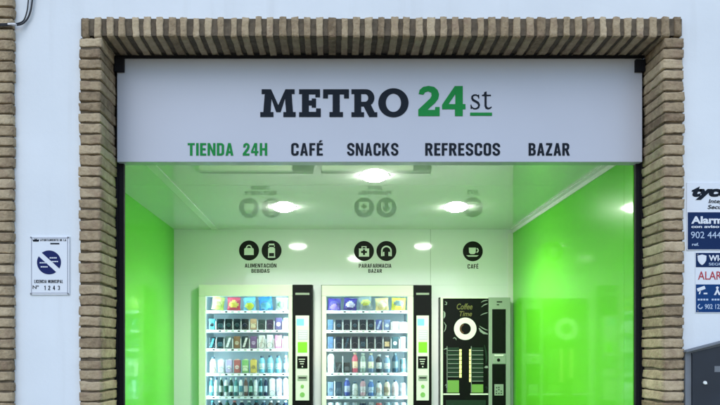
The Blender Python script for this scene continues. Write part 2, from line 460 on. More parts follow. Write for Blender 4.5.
brick_run('jamb', surround, 'pier', XR1, XR0, 0, YB, -.05, ZT1, (.010, .004, 0, .002), 0)
brick_run('lintel', surround, 'lintel', XL0, XR0, 0, YB, ZT1 + .001, ZT0, (.006, .006, .010, .004), 0)
pillar = empty('brick_pillar', (-1.69, .06, -.05))
tag(pillar, 'narrow brick pillar at the left edge with cables clipped to it', 'brick pillar')
brick_run('brickwork', pillar, 'pier', -1.84, -1.567, 0, .1, -.05, 3.9, (.006, .006, 0, .002), 0)

# cables and clip beside the pillar
def cable(name, pts, r, label):
    P = []
    for i in range(len(pts) - 1):          # Catmull-Rom
        p0, p1, p2, p3 = (Vector(pts[max(0, min(len(pts) - 1, k))]) for k in (i - 1, i, i + 1, i + 2))
        for k in range(8):
            t = k / 8
            P.append(.5 * ((2 * p1) + (p2 - p0) * t + (2 * p0 - 5 * p1 + 4 * p2 - p3) * t * t + (3 * p1 - p0 - 3 * p2 + p3) * t ** 3))
    P.append(Vector(pts[-1]))
    o = MB().tube(P, r).build(name, M['cable'], None, P[0])
    return tag(o, label, 'cable', 'cables on the white wall')
def fp(px, py, y=.015): return (wx(px, y), y, wz(py, y))
cable('wall_cable', [fp(29, -60), fp(29, -20), fp(28, 4), fp(26, 15), fp(23, 21), fp(17, 23.5, .0), fp(8, 23.6, -.012), fp(-16, 24.5, -.012)], .0032,
      'black cable nearest the pillar, curving down the white wall onto the bricks')
cable('wall_cable', [fp(34, -60), fp(34, -20), fp(31.8, 4), fp(29.6, 14), fp(26, 20.5), fp(20, 24.6, .005), (wx(8, -.004), -.012, wz(25.2, -.012)), fp(-16, 26, -.012)], .0042,
      'black cable farther from the pillar, the outer curve of the pair')
c = MB(); c.box(wx(7.5, -.02), wx(15.5, -.02), -.0215, -.004, wz(24.7, -.02), wz(22.9, -.02), .002)
c.disc(wx(11, -.02), wz(23.7, -.02), .003, -.0235, -.0216)
tag(c.build('cable_clip', M['clip'], None, (wx(11, -.02), -.01, wz(24, -.02))), 'small white clip holding two cables to the brick pillar', 'cable clip')

# ------------------------------------------------------------------ municipal plaque
def plaque():
    y = YW
    x0, x1, z0, z1 = wx(30.5, y), wx(70, y), wz(295, y), wz(236.5, y)
    root = empty('parking_plaque', ((x0 + x1) / 2, y, (z0 + z1) / 2))
    tag(root, 'white municipal plaque with blue barred circle and number 1243 on left wall', 'plaque')
    yf = y - .008
    MB().box(x0, x1, yf, y - .0005, z0, z1, .002).build('plate', M['plaque'], root)
    e = .0012
    b = MB(); t = .0014; q = .008
    b.box(x0 + q, x1 - q, yf - e, yf - .0002, z0 + q, z0 + q + t); b.box(x0 + q, x1 - q, yf - e, yf - .0002, z1 - q - t, z1 - q)
    b.box(x1 - q - t, x1 - q, yf - e, yf - .0002, z0 + q + t, z1 - q - t); b.box(x0 + q, x0 + q + t, yf - e, yf - .0002, z0 + q + t, z1 - q - t)
    b.build('border', M['plaque_blue'], root)
    cx, cz, r = wx(49.7, y), wz(262.6, y), .0585
    # blue circle split by the white diagonal band
    a1 = math.asin(.2)
    for s in (0, 1):
        pts = []
        for i in range(25):
            t = a1 + (math.pi - 2 * a1) * i / 24 + s * math.pi
            x, z = r * math.cos(t), r * math.sin(t)
            a = R(-42)
            pts.append((cx + x * math.cos(a) - z * math.sin(a), cz + x * math.sin(a) + z * math.cos(a)))
        MB().prism(pts, yf - .0015, yf - .0002).build('roundel', M['plaque_blue'], root)
    for (u0, u1, v) in ((.004, .040, .022), (-.045, -.010, -.002), (.014, .046, .004), (-.04, -.004, -.022)):
        b = MB()
        for k in range(4):
            w = (u1 - u0) / 4
            b.box(cx + u0 + k * w, cx + u0 + (k + .78) * w, yf - .0024, yf - .0016, cz + v - .0028, cz + v + .0028)
        b.build('roundel_lettering', M['plaque'], root)
    word_shape('header_lettering', 'AYUNTAMIENTO DE LA', M['navy'], root, wx(41, y), wx(66.8, y), wz(239.2, y), wz(241.4, y), yf, .0006, 16)
    MB().box(wx(51, y), wx(60, y), yf - .0012, yf - .0002, wz(244.6, y), wz(243.2, y)).build('header_lettering', M['navy'], root)
    word_shape('licence_lettering', 'LICENCIA MUNICIPAL', M['navy'], root, wx(35, y), wx(63.5, y), wz(280, y), wz(283.2, y), yf, .0006, 14)
    text('number_lettering', 'Nº', M['navy'], root, wx(33.5, y), wx(39.5, y), wz(285.6, y), wz(289, y), yf, 0)
    word_shape('number_lettering', '1 2 4 3', M['navy'], root, wx(45, y), wx(60.5, y), wz(285.8, y), wz(290.2, y), yf, .0006, 22)
    # crown emblem
    ex, ez = wx(36.6, y), wz(240.6, y)
    outline('crown_emblem', [[(ex - .013, ez - .006), (ex + .013, ez - .006), (ex + .017, ez + .006), (ex + .008, ez + .002), (ex + .004, ez + .009), (ex, ez + .004),
                              (ex - .004, ez + .009), (ex - .008, ez + .002), (ex - .017, ez + .006)]], M['navy'], root, yf)
    for sx, sz in ((x0 + .006, z0 + .006), (x1 - .006, z0 + .006), (x0 + .006, z1 - .006), (x1 - .006, z1 - .006)):
        MB().disc(sx, sz, .004, yf - .003, yf - .0002, n=14).build('screw', M['box_frame'], root)
plaque()

# ------------------------------------------------------------------ alarm notices on the right
def notices():
    y = YW
    yf = y - .005
    X = lambda px: wx(px, y)
    Z = lambda py: wz(py, y)
    root = empty('alarm_sign', (X(715), y, Z(216)))
    tag(root, 'larger white and blue alarm company notice, the upper one on the right wall', 'alarm notice', 'alarm notices on the right wall')
    MB().box(X(686.3), X(748), yf, y - .0005, Z(250.5), Z(182.5), .002).build('plate', M['alarm_white'], root)
    MB().box(X(687.2), X(747), yf - .0012, yf - .0002, Z(249.6), Z(212.5)).build('blue_field', M['alarm_blue'], root)
    text('brand_lettering', 'tyco', M['navy'], root, X(691), X(731), Z(189.2), Z(197), yf, .06, .22, lower=True)
    text('slogan_lettering', 'Integrated', M['navy'], root, X(708), X(738), Z(199.5), Z(203.3), yf, .012, .2)
    text('slogan_lettering', 'Security', M['navy'], root, X(707), X(732), Z(205.2), Z(209.2), yf, .012, .2)
    text('alarm_lettering', 'Alarma', M['alarm_white'], root, X(690.5), X(728), Z(216.6), Z(224), yf - .0012, .035)
    text('alarm_lettering', 'con aviso a policía', M['alarm_white'], root, X(690.5), X(745), Z(225.4), Z(228.2), yf - .0012, .03, lower=False)
    text('phone_lettering', '902 444 440', M['pale'], root, X(690.2), X(737), Z(232), Z(238.5), yf - .0012, .0)
    text('phone_lettering', 'ref.', M['pale'], root, X(691.3), X(698), Z(243.2), Z(246), yf - .0012, .02)
    root = empty('alarm_sign', (X(720), y, Z(283)))
    tag(root, 'smaller three band notice reading ALARMA in red, below the other', 'alarm notice', 'alarm notices on the right wall')
    MB().box(X(694.8), X(752), yf, y - .0005, Z(313), Z(252), .002).build('plate', M['alarm_white'], root)
    MB().box(X(695.3), X(751), yf - .0012, yf - .0002, Z(267.3), Z(253)).build('blue_field', M['alarm_blue'], root)
    MB().box(X(695.3), X(751), yf - .0012, yf - .0002, Z(312.2), Z(284.5)).build('blue_field', M['alarm_blue2'], root)
    sx, sz = X(701.2), Z(260)
    outline('shield_emblem', [[(sx - .022, sz + .020), (sx, sz + .026), (sx + .022, sz + .020), (sx + .020, sz - .004), (sx + .011, sz - .018), (sx, sz - .026), (sx - .011, sz - .018), (sx - .020, sz - .004)]],
            M['alarm_white'], root, yf - .0012)
    text('brand_lettering', 'WI-FI', M['alarm_white'], root, X(708), X(726), Z(255.3), Z(261.2), yf - .0012, .03)
    text('brand_lettering', 'SEGURIDAD', M['pale'], root, X(708), X(740), Z(263), Z(265.6), yf - .0012, .01)
    text('alarm_lettering', 'ALARMA', M['red'], root, X(697.5), X(735), Z(271.6), Z(279.7), yf, .0)
    # camera emblem
    b = MB(); cx, cz = X(700.5), Z(289)
    a = R(20); rot = lambda u, v: (cx + u * math.cos(a) - v * math.sin(a), cz + u * math.sin(a) + v * math.cos(a))
    b.prism([rot(-.02, -.007), rot(.02, -.007), rot(.02, .009), rot(-.02, .009)], yf - .0024, yf - .0013)
    b.prism([(cx - .012, cz - .026), (cx - .006, cz - .026), (cx - .002, cz - .011), (cx - .009, cz - .013)], yf - .0024, yf - .0013)
    b.box(cx + .012, cx + .030, yf - .0024, yf - .0013, cz - .026, cz - .019)
    b.build('camera_emblem', M['alarm_white'], root)
    hx, hz = X(716.5), Z(291.5)
    outline('hut_emblem', [[(hx - .017, hz - .018), (hx - .003, hz + .010), (hx - .007, hz + .020), (hx, hz + .025), (hx + .007, hz + .020), (hx + .003, hz + .010), (hx + .017, hz - .018), (hx + .007, hz - .018), (hx, hz - .003), (hx - .007, hz - .018)]],
            M['alarm_white'], root, yf - .0012)
    b = MB()
    for k in range(9):
        if k not in (4,): b.box(X(697 + k * 2.8), X(699 + k * 2.8), yf - .0022, yf - .0013, Z(300.6), Z(298.8))
    b.build('small_lettering', M['pale'], root)
    b = MB(); px_, pz_ = X(699.5), Z(306.6)
    b.ring(px_, pz_, .008, .013, yf - .0024, yf - .0013, a0=R(100), a1=R(350), n=16)
    b.build('handset_emblem', M['pale'], root)
    for sx_, sz_ in ((X(697), Z(254.6)), (X(697), Z(311))):
        MB().disc(sx_, sz_, .0035, yf - .0035, yf - .0013, n=12).build('screw', M['box_frame'], root)
    text('phone_lettering', '902 122 300', M['pale'], root, X(704), X(731), Z(304.3), Z(309), yf - .0012, .01)
notices()

# ------------------------------------------------------------------ meter cabinet low on the right
def cabinet():
    y = YW
    yf = y - .035
    X = lambda px: wx(px, yf); Z = lambda py: wz(py, yf)
    root = empty('meter_cabinet', (X(735), y, EYE - 1.0))
    tag(root, 'dark metal meter cabinet with sloping top beneath the alarm notices', 'meter cabinet')
    z0 = EYE - .95
    apex = X(752)
    b = MB()
    b.prism([(X(685.4), z0), (2 * apex - X(685.4), z0), (2 * apex - X(685.4), Z(352.6)), (apex, Z(335.5)), (X(685.4), Z(352.6))], yf, y - .0005)
    b.build('case', M['box_frame'], root)
    b = MB()
    b.prism([(X(691.2), z0 + .03), (2 * apex - X(691.2), z0 + .03), (2 * apex - X(691.2), Z(353.0)), (apex, Z(338.6)), (X(691.2), Z(353.0))], yf - .012, yf - .0005)
    d = b.build('door', M['box_metal'], root)
    b = MB().disc(X(703.4), Z(382.6), .009, yf - .018, yf - .0125, n=18); b.box(X(702.0), X(704.8), yf - .024, yf - .0181, Z(384), Z(383), .001)
    b.build('lock', M['chrome'], d)
    MB().box(X(713), X(719.5), yf - .0135, yf - .0123, Z(372), Z(366), .0005).build('badge', M['box_frame'], d)
    b = MB().prism([(X(683.6), Z(352.3)), (apex, Z(334.6)), (2 * apex - X(683.6), Z(352.3)), (2 * apex - X(683.6), Z(351.1)), (apex, Z(333.2)), (X(683.6), Z(351.1))], yf - .03, y - .001)
    b.build('cap', M['box_frame'], root)
cabinet()

# ------------------------------------------------------------------ shop sign
SY = .225
def shop_sign():
    X = lambda px: wx(px, SY); Z = lambda py: wz(py, SY)
    root = empty('shop_sign', (X(380), SY + .04, Z(162)))
    tag(root, 'white fascia sign reading METRO 24st above the vending room', 'shop sign')
    MB().box(X(117), X(642.3), SY, SY + .07, Z(162), Z(58.5), .003).build('panel', M['sign'], root)
    K = 1 / 5.54
    L = lambda pts, ox, oy: [(X(ox + a * K), Z(oy + b * K)) for a, b in pts]
    ox, oy = 250, 75
    def word(name, loops, mat): return outline(name, loops, mat, root, SY, .0015)
    letters = empty('word', (0, 0, 0)); bpy.data.objects.remove(letters)
    word('letter', [L([(57,233),(130,233),(130,206),(114,206),(119,132),(145,206),(170,206),(194,130),(200,206),(185,206),(185,233),(253,233),(253,206),(238,206),(231,106),(247,106),(247,80),(196,80),(157,168),(117,80),(65,80),(65,106),(82,106),(74,206),(57,206)], ox, oy)], M['navy'])
    word('letter', [L([(272,233),(272,207),(288,207),(288,106),(272,106),(272,80),(388,80),(388,124),(362,124),(362,108),(326,108),(326,142),(342,142),(342,131),(366,131),(366,181),(342,181),(342,169),(326,169),(326,205),(366,205),(366,186),(392,186),(392,233)], ox, oy)], M['navy'])
    word('letter', [L([(405,80),(548,80),(548,130),(521,130),(521,108),(497,108),(497,206),(515,206),(515,233),(440,233),(440,206),(458,206),(458,108),(432,108),(432,130),(405,130)], ox, oy)], M['navy'])
    r_out = [(562,233),(562,207),(578,207),(578,106),(562,106),(562,80),(643,80)] + arc(643, 127, 46, 47, -80, 55, 10) + [(690,207),(705,207),(705,233),(660,233),(630,175),(616,175),(616,207),(632,207),(632,233)]
    r_in = [(616,106),(638,106)] + arc(638, 127.5, 17, 21.5, -80, 80, 8) + [(638,149),(616,149)]
    word('letter', [L(r_out, ox, oy), L(r_in, ox, oy)], M['navy'])
    word('letter', [[(X(a), Z(b)) for a, b in arc(393.4, 102.9, 15.1, 14.5, 0, 354, 40)], [(X(a), Z(b)) for a, b in arc(393.4, 102.9, 7.6, 9.2, 0, 354, 36)]], M['navy'])
    ox = 380
    word('numeral', [L([(212,228),(330,228),(330,178),(306,178),(304,194),(262,194),(306,154),(322,133),(327,108),(319,84),(300,67),(268,61),(238,67),(219,84),(214,106),(240,110),(250,96),(268,91),(283,98),(286,113),(278,130),(212,192)], ox, oy)], M['green_vinyl'])
    word('numeral', [L([(414,62),(458,62),(458,162),(473,162),(473,190),(458,190),(458,228),(415,228),(415,190),(344,190),(344,165)], ox, oy), L([(417,162),(417,106),(379,162)], ox, oy)], M['green_vinyl'])
    # thin serif "st"
    def ribbon(pts, ws):
        l, r = [], []
        for i, p in enumerate(pts):
            a, b = pts[max(0, i - 1)], pts[min(len(pts) - 1, i + 1)]
            dx, dy = b[0] - a[0], b[1] - a[1]; n = math.hypot(dx, dy) or 1
            l.append((p[0] - dy / n * ws[i], p[1] + dx / n * ws[i])); r.append((p[0] + dy / n * ws[i], p[1] - dx / n * ws[i]))
        return l + r[::-1]
    sp = [(547,112),(546,130),(545,122),(535,113),(522,112),(511,119),(509,131),(516,141),(530,148),(543,156),(549,168),(545,180),(533,187),(519,187),(508,179),(505,168),(505,188)]
    sp = [(548,128),(543,117),(532,111),(520,112),(511,119),(510,130),(517,140),(530,147),(543,155),(549,167),(545,180),(533,187),(519,187),(509,180),(503,167)]
    sw = [2,3,3.5,4,5,5.5,6,6,6,5.5,5,4,3.5,3,2]
    word('letter', [L(ribbon(sp, sw), ox, oy)], M['navy'])
    word('letter', [L([(543,110),(549,110),(549,131),(545,131)], ox, oy)], M['navy'])
    word('letter', [L([(502,165),(506,165),(508,188),(502,188)], ox, oy)], M['navy'])
    tt = [(578,95),(590,92),(590,110),(614,110),(614,117),(590,117),(590,168),(593,178),(600,182),(608,180),(616,175),(619,180),(609,188),(597,191),(585,186),(579,174),(579,117),(565,117),(565,111),(576,108)]
    word('letter', [L(tt, ox, oy)], M['navy'])
    word('underline', [L([(499,209),(620,209),(620,226),(499,226)], ox, oy)], M['green_vinyl'])
    for body, x0, x1, m in (('TIENDA', 187.8, 233.4, 'green_vinyl'), ('24H', 242.8, 267.2, 'green_vinyl'), ('CAFÉ', 291.2, 322.8, 'navy'), ('SNACKS', 347.2, 398.3, 'navy'), ('REFRESCOS', 425.2, 500, 'navy'), ('BAZAR', 528.6, 569.6, 'navy')):
        word_shape('word_lettering', body, M[m], root, X(x0), X(x1), Z(143.2), Z(155.6), SY, .0015)
shop_sign()
# black shutter rails at both sides and the roller box behind the sign
def shutter():
    root = empty('shutter_frame', (.22, .27, -.05))
    tag(root, 'black metal roller shutter rails lining the opening inside the bricks', 'shutter frame')
    MB().box(-1.175, wx(124.3, .27), .262, .288, -.05, 2.86, .002).build('guide_rail', M['black'], root)
    MB().box(wx(635.2, .27), 1.64, .262, .288, -.05, 2.86, .002).build('guide_rail', M['black'], root)
    MB().box(wx(114.5, .21), wx(124, .21), .205, .2245, wz(71.5, .21), wz(57.2, .21), .002).build('end_bracket', M['black'], root)
    MB().box(wx(635.5, .21), wx(645.2, .21), .205, .2245, wz(71.5, .21), wz(59.5, .21), .002).build('end_bracket', M['black'], root)
    MB().box(-1.186, -1.13, .2535, .2615, -.05, 2.86).build('side_flashing', M['black'], root)
    MB().box(1.592, 1.646, .2535, .2615, -.05, 2.86).build('side_flashing', M['black'], root)
    MB().box(-1.137, 1.598, .296, .34, 2.455, 2.869).build('roller_box', M['black'], root)
    MB().box(-1.137, 1.598, .215, .24, wz(58.2, .225), 2.8705).build('top_rail', M['black'], root)
shutter()

# ------------------------------------------------------------------ the vending room
YBK = 2.85                       # back wall
ZC = wz(229.3, YBK)              # ceiling
LX, RX = wx(174, YBK), wx(513, YBK)
YM = 2.75                        # machine fronts
tag(MB().box(LX - .05, RX + .05, .29, 3.75, -.06, 0).build('floor', M['floor']), kind='structure')
ceil = MB()
ys = [.345, wz(0, 0) * 0 + 720 * (ZC - EYE) / 165 + CAMY, YBK]
ceil.box(LX, RX, ys[0], ys[1] - .0012, ZC, ZC + .03); ceil.box(LX, RX, ys[1] + .0012, YBK - .001, ZC, ZC + .03)
ceil.box(LX, RX, .30, 3.7, ZC + .031, ZC + .06, mi=1)
ceil = tag(ceil.build('ceiling', [M['ceil'], M['seam']]), kind='structure')
MB().box(wx(212, YBK), wx(218.4, YBK), .36, YBK - .004, ZC - .004, ZC - .0005).build('pale_strip', M['trim'], ceil)  # thin pale strip running front to back along the ceiling

lw = tag(MB().box(LX - .03, LX, .292, YBK, 0, ZC).build('side_wall', M['greenwall'], None, (LX, 1.6, 0)), 'bright green glossy side wall on the left, beside the first snack machine', 'wall panel', 'green side walls of the vending room')
yj = 720 * RX / 289 + CAMY
b = MB(); b.box(RX, RX + .03, .292, yj - .001, 0, ZC); b.box(RX, RX + .03, yj + .001, YBK, 0, ZC); b.box(RX + .004, RX + .029, yj - .0009, yj + .0009, 0, ZC, mi=1)
rw = tag(b.build('side_wall', [M['greenwall'], M['seam']], None, (RX, 1.6, 0)), 'bright green glossy side wall on the right, mirroring the coffee machine', 'wall panel', 'green side walls of the vending room')
b = MB(); b.box(RX - .034, RX - .0005, .35, YBK - .001, ZC - .006, ZC - .0005); b.box(RX - .006, RX - .0005, .35, YBK - .001, ZC - .034, ZC - .0065)
b.build('cornice', M['trim'], rw)
MB().box(RX - .046, RX - .0005, YBK - .006, YBK - .0005, 0, ZC - .035).build('corner_trim', M['trim'], rw)

# machine extents in x (world) at the machine front
V1 = dict(x0=wx(198.6, YM), x1=wx(312.2, YM), top=wz(284.6, YM), gl=wx(205.6, YM), gr=wx(288.3, YM), sl=wx(292.6, YM))
V2 = dict(x0=wx(321.7, YM), x1=wx(431.6, YM), top=wz(285.2, YM), gl=wx(326.4, YM), gr=wx(407.6, YM), sl=wx(413.6, YM))
CF = dict(x0=wx(440.8, YM), x1=wx(510.4, YM), top=wz(297.4, YM))
g = .006
xs = [LX - .02, V1['x0'] - g, V1['x1'] + g, V2['x0'] - g, V2['x1'] + g, CF['x0'] - g, CF['x1'] + g, RX]
def back_wall():
    root = empty('back_wall', ((LX + RX) / 2, YBK + .01, 0))
    tag(root, 'pale glossy back wall with black pictograms above the vending machines', 'wall')
    b = MB(); xj = wx(430.5, YBK)
    def pan(x0, x1, z0, z1):
        b.box(x0, x1, YBK, YBK + .018, z0, z1)
    zt = V1['top'] + g
    pan(xs[0], xj - .0012, zt, ZC + .02); pan(xj + .0012, xs[7], zt, ZC + .02)
    b.box(xj - .0011, xj + .0011, YBK + .004, YBK + .017, zt, ZC + .019, mi=1)
    for i in (0, 2, 4, 6): pan(xs[i], xs[i + 1], 0, zt - .0004)
    pan(xs[5], xs[6], CF['top'] + g, zt - .0004)
    b.box(LX - .03, RX + .03, 3.70, 3.74, 0, ZC + .03, mi=1)      # structural wall behind the machines
    b.build('panelling', [M['backwall'], M['seam']], root)
    y = YBK
    X = lambda px: wx(px, y); Z = lambda py: wz(py, y)
    e0, e1 = y - .0015, y - .0003
    w0, w1 = y - .0028, y - .0016
    r = .088
    def badge(px, py):
        return MB().disc(X(px), Z(py), r, e0, e1, n=56).build('pictogram', M['pict_black'], root)
    # shopping bag
    p = badge(249, 250.5); cx, cz = X(249), Z(250.5)
    b = MB(); b.prism([(cx - .042, cz - .040), (cx + .042, cz - .040), (cx + .042, cz + .012), (cx + .034, cz + .022), (cx - .034, cz + .022), (cx - .042, cz + .012)], w0, w1)
    b.ring(cx, cz + .0225, .017, .027, w0, w1, a0=0, a1=math.pi, n=16); b.build('symbol', M['pict_white'], p)
    # bottle
    p = badge(271.6, 250.5); cx, cz = X(271.6), Z(250.5)
    b = MB(); b.prism([(cx - .030, cz - .022), (cx + .030, cz - .022), (cx + .030, cz + .018), (cx + .014, cz + .030), (cx - .014, cz + .030), (cx - .030, cz + .018)], w0, w1)
    b.box(cx - .024, cx + .024, w0, w1, cz + .046, cz + .060); b.box(cx - .028, cx - .022, w0, w1, cz + .0302, cz + .0458); b.box(cx + .022, cx + .028, w0, w1, cz + .0302, cz + .0458)
    b.box(cx - .032, cx + .032, w0, w1, cz - .064, cz - .052); b.box(cx - .030, cx - .022, w0, w1, cz - .0518, cz - .0222); b.box(cx + .022, cx + .030, w0, w1, cz - .0518, cz - .0222)
    b.build('symbol', M['pict_white'], p)
    # medical bag with a cross
    p = badge(364, 251); cx, cz = X(364), Z(251)
    q = .009
    outline('symbol', [[(cx - .045, cz - .050), (cx + .045, cz - .050), (cx + .045, cz + .022), (cx + .022, cz + .022), (cx + .022, cz + .042), (cx - .022, cz + .042), (cx - .022, cz + .022), (cx - .045, cz + .022)],
                       [(cx - .013, cz + .022), (cx + .013, cz + .022), (cx + .013, cz + .034), (cx - .013, cz + .034)],
                       [(cx - q, cz - .036), (cx + q, cz - .036), (cx + q, cz - .018), (cx + .026, cz - .018), (cx + .026, cz), (cx + q, cz), (cx + q, cz + .014), (cx - q, cz + .014), (cx - q, cz), (cx - .026, cz), (cx - .026, cz - .018), (cx - q, cz - .018)]],
            M['pict_white'], p, y - .0016, .0006)
    # headphones
    p = badge(386.4, 251); cx, cz = X(386.4), Z(251)
    b = MB(); b.ring(cx, cz, .034, .047, w0, w1, a0=R(-12), a1=R(192), n=24)
    for s in (-1, 1):
        b.box(cx + s * .040 - .007 - (0 if s > 0 else 0), cx + s * .040 + .007, w0, w1, cz - .046, cz - .0095)
        b.box(min(cx + s * .030, cx + s * .018), max(cx + s * .030, cx + s * .018), w0, w1, cz - .044, cz - .008)
    b.build('symbol', M['pict_white'], p)
    # cup on a saucer
    p = badge(472.8, 251.3); cx, cz = X(472.8), Z(251.3)
    b = MB(); b.prism([(cx - .035, cz + .032), (cx - .033, cz - .012), (cx - .020, cz - .025), (cx + .012, cz - .025), (cx + .025, cz - .012), (cx + .027, cz + .032)], w0, w1)
    b.ring(cx + .030, cz + .008, .012, .022, w0, w1, a0=R(-80), a1=R(80), n=14)
    b.prism([(cx - .058, cz - .036), (cx + .052, cz - .036), (cx + .034, cz - .047), (cx - .040, cz - .047)], w0, w1)
    b.build('symbol', M['pict_white'], p)
    for body, x0, x1, z0, z1 in (('ALIMENTACIÓN', 244.8, 276.4, 263.6, 267.6), ('BEBIDAS', 251.4, 269.6, 269.0, 272.8), ('PARAFARMACIA', 358.8, 391.4, 263.8, 267.8), ('BAZAR', 368.3, 382, 269.0, 272.8), ('CAFÉ', 467.6, 478.4, 264.2, 268.6)):
        word_shape('caption', body, M['pict_black'], root, X(x0), X(x1), Z(z0), Z(z1), y, .0006)
back_wall()

# recessed spots
for px, py, lab in ((374.5, 175.5, 'recessed round ceiling lamp nearest the sign, the central one of three'),
                    (284, 207, 'recessed round ceiling lamp towards the left green wall'),
                    (456, 207, 'recessed round ceiling lamp towards the right green wall')):
    d = F * (ZC - EYE) / (CY - py); y = d + CAMY; x = wx(px, y)
    root = tag(empty('ceiling_lamp', (x, y, ZC)), lab, 'ceiling lamp', 'recessed lamps in the ceiling')
    b = MB(); n = 40
    rr = [(.0872, -.0005), (.0872, -.003), (.092, -.003), (.094, -.0015), (.094, -.0005)]
    b.lathe(x, y, [(r_, ZC + z_, 0) for r_, z_ in rr], n=n)
    b.bm.faces.ensure_lookup_table()
    caps = [f for f in b.bm.faces if len(f.verts) == n]
    bmesh.ops.delete(b.bm, geom=caps, context='FACES_ONLY')
    b.build('trim_ring', M['chrome'], root)
    b = MB(); b.lathe(x, y, [(.022, ZC - .034, 0), (.046, ZC - .030, 0), (.068, ZC - .021, 0), (.082, ZC - .010, 0), (.0865, ZC - .003, 0), (.0865, ZC - .0008, 0)], n=40); b.build('lens', M['lamp'], root)  # lens domed below the ceiling to imitate the glare around the lamp
    ld = bpy.data.lights.new('bulb', 'SPOT'); ld.energy = 31; ld.color = (.98, 1.0, .88); ld.spot_size = R(158); ld.spot_blend = .75; ld.shadow_soft_size = .03
    lo = bpy.data.objects.new('bulb', ld); col.objects.link(lo); lo.parent = root; lo.location = (0, 0, -.07)

# ------------------------------------------------------------------ snack vending machines
ROWS1 = [(297.2, 310.6), (318.8, 329.8), (336.2, 348.6), (357.5, 373.2), (378, 396.2), (400.6, 417.5)]
ROWS2 = [(297.6, 310.6), (319.6, 330.2), (336.6, 348.8), (353.5, 372.8), (379, 396.2), (400.6, 417.5)]
YI = 2.862                       # front of the goods
SHELF = {}
def vending_machine(v, rows, label):
    x0, x1, top, gl, gr, sl = (v[k] for k in ('x0', 'x1', 'top', 'gl', 'gr', 'sl'))
    root = tag(empty('vending_machine', ((x0 + x1) / 2, YM + .4, 0)), label, 'vending machine', 'snack vending machines')
    yb = 3.60; d0 = YM + .055
    b = MB(); b.box(x0 + .004, x0 + .03, d0, yb, .06, top - .004); b.box(x1 - .03, x1 - .004, d0, yb, .06, top - .004)
    b.box(x0 + .0301, x1 - .0301, d0, yb, top - .034, top - .0045); b.box(x0 + .0301, x1 - .0301, d0, yb, .0601, .12)
    b.box(x0 + .0301, x1 - .0301, yb - .02, yb - .0005, .1201, top - .0341)
    for fx in (x0 + .06, x1 - .10):
        for fy in (d0 + .05, yb - .1): b.box(fx, fx + .05, fy, fy + .05, 0, .0595)
    b.build('cabinet', M['cab'], root)
    zg1, zg0 = wz(296.2, YM), .62                     # window opening
    b = MB()
    b.box(x0, sl - .0015, YM, d0 - .001, zg1, top, .006); b.box(x0, gl, YM, d0 - .001, zg0, zg1 - .0003, .004); b.box(gr, sl - .0015, YM, d0 - .001, zg0, zg1 - .0003, .004)
    b.box(x0, sl - .0015, YM, d0 - .001, .06, zg0 - .0003, .006)
    b.build('door_frame', M['frame'], root)
    b = MB(); vs = [b.bm.verts.new(p) for p in ((gl, YM + .02, zg0), (gr, YM + .02, zg0), (gr, YM + .02, zg1), (gl, YM + .02, zg1))]; b.bm.faces.new(vs)
    b.build('window_pane', M['glass'], root)
    il, ir = gl - .022, gr + .022; zi1, zi0 = zg1 + .03, .6
    b = MB(); b.box(il - .004, il, d0, 3.3, zi0, zi1); b.box(ir, ir + .004, d0, 3.3, zi0, zi1); b.box(il - .004, ir + .004, 3.3001, 3.304, zi0, zi1)
    b.box(il - .004, ir + .004, d0, 3.3, zi1 + .0003, zi1 + .004); b.box(il - .004, ir + .004, d0, 3.3, zi0 - .004, zi0 - .0003)
    b.build('liner', M['liner'], root)
    for lx in (il + .0005, ir - .0135):
        MB().box(lx, lx + .013, d0 + .002, d0 + .016, zg0 + .02, zg1 - .005).build('light_strip', M['led'], root)
    MB().box(il + .03, ir - .03, d0 + .002, d0 + .014, zi1 - .018, zi1 - .004).build('light_strip', M['led_top'], root)
    SHELF[label.split()[0]] = []
    for (a, z_) in rows:
        zs = wz(z_, YI)
        b = MB(); b.box(il + .001, ir - .001, YI + .012, 3.28, zs - .012, zs - .0005)
        s = b.build('shelf', M['liner'], root)
        SHELF[label.split()[0]].append(s); b = MB()
        r0 = [(il + .014, YI + .0005, zs + .000), (ir - .014, YI + .0005, zs), (ir - .014, YI - .012, zs - .024), (il + .014, YI - .012, zs - .024)]
        vs = [b.bm.verts.new(p) for p in r0]; vb = [b.bm.verts.new((p[0], p[1] + .009, p[2])) for p in r0]
        b.bm.faces.new(vs); b.bm.faces.new(vb[::-1])
        for i in range(4): b.bm.faces.new((vs[i], vb[i], vb[(i + 1) % 4], vs[(i + 1) % 4]))
        bmesh.ops.recalc_face_normals(b.bm, faces=b.bm.faces)
        for k in range(12):
            u = il + .045 + (ir - il - .09) * (k + .5) / 12
            q = [(u - .011, .25), (u + .011, .25), (u + .011, .75), (u - .011, .75)]
            vt = [b.bm.verts.new((a_, YI + .0005 - .0125 * f_ - .0008, zs - .024 * f_)) for a_, f_ in q]
            b.bm.faces.new(vt).material_index = 1 if (k * 7 + int(z_)) % 3 else 2
        b.build('price_rail', [M['rail'], M['keys'], M['navy']], s)
    # goods column of slots is lit, the control column on the right is black
    b = MB(); b.box(sl, x1, YM - .004, d0 - .001, .06, top + .0, .005)
    cc = b.build('control_column', M['gloss_black'], root)
    w = x1 - sl; yc = YM - .004; Z = lambda py: wz(py, YM)
    cl, cr = sl + w * .155, sl + w * .845
    def sub(name, a0, a1, p0, p1, mat, bev=.0015, th=.003, base=yc):
        return MB().box(cl + (cr - cl) * a0, cl + (cr - cl) * a1, base - th, base - .0002, Z(p1), Z(p0), bev).build(name, mat, cc)
    sub('name_strip', -.02, 1.02, 292.9, 294.9, M['keys'], .0008)
    sub('control_panel', 0, 1, 315.6, 400.4, M['panelw'], .002)
    y2 = yc - .003
    sub('instruction_sticker', .10, .92, 318.2, 326.4, M['alarm_white'], .0004, .001, y2)
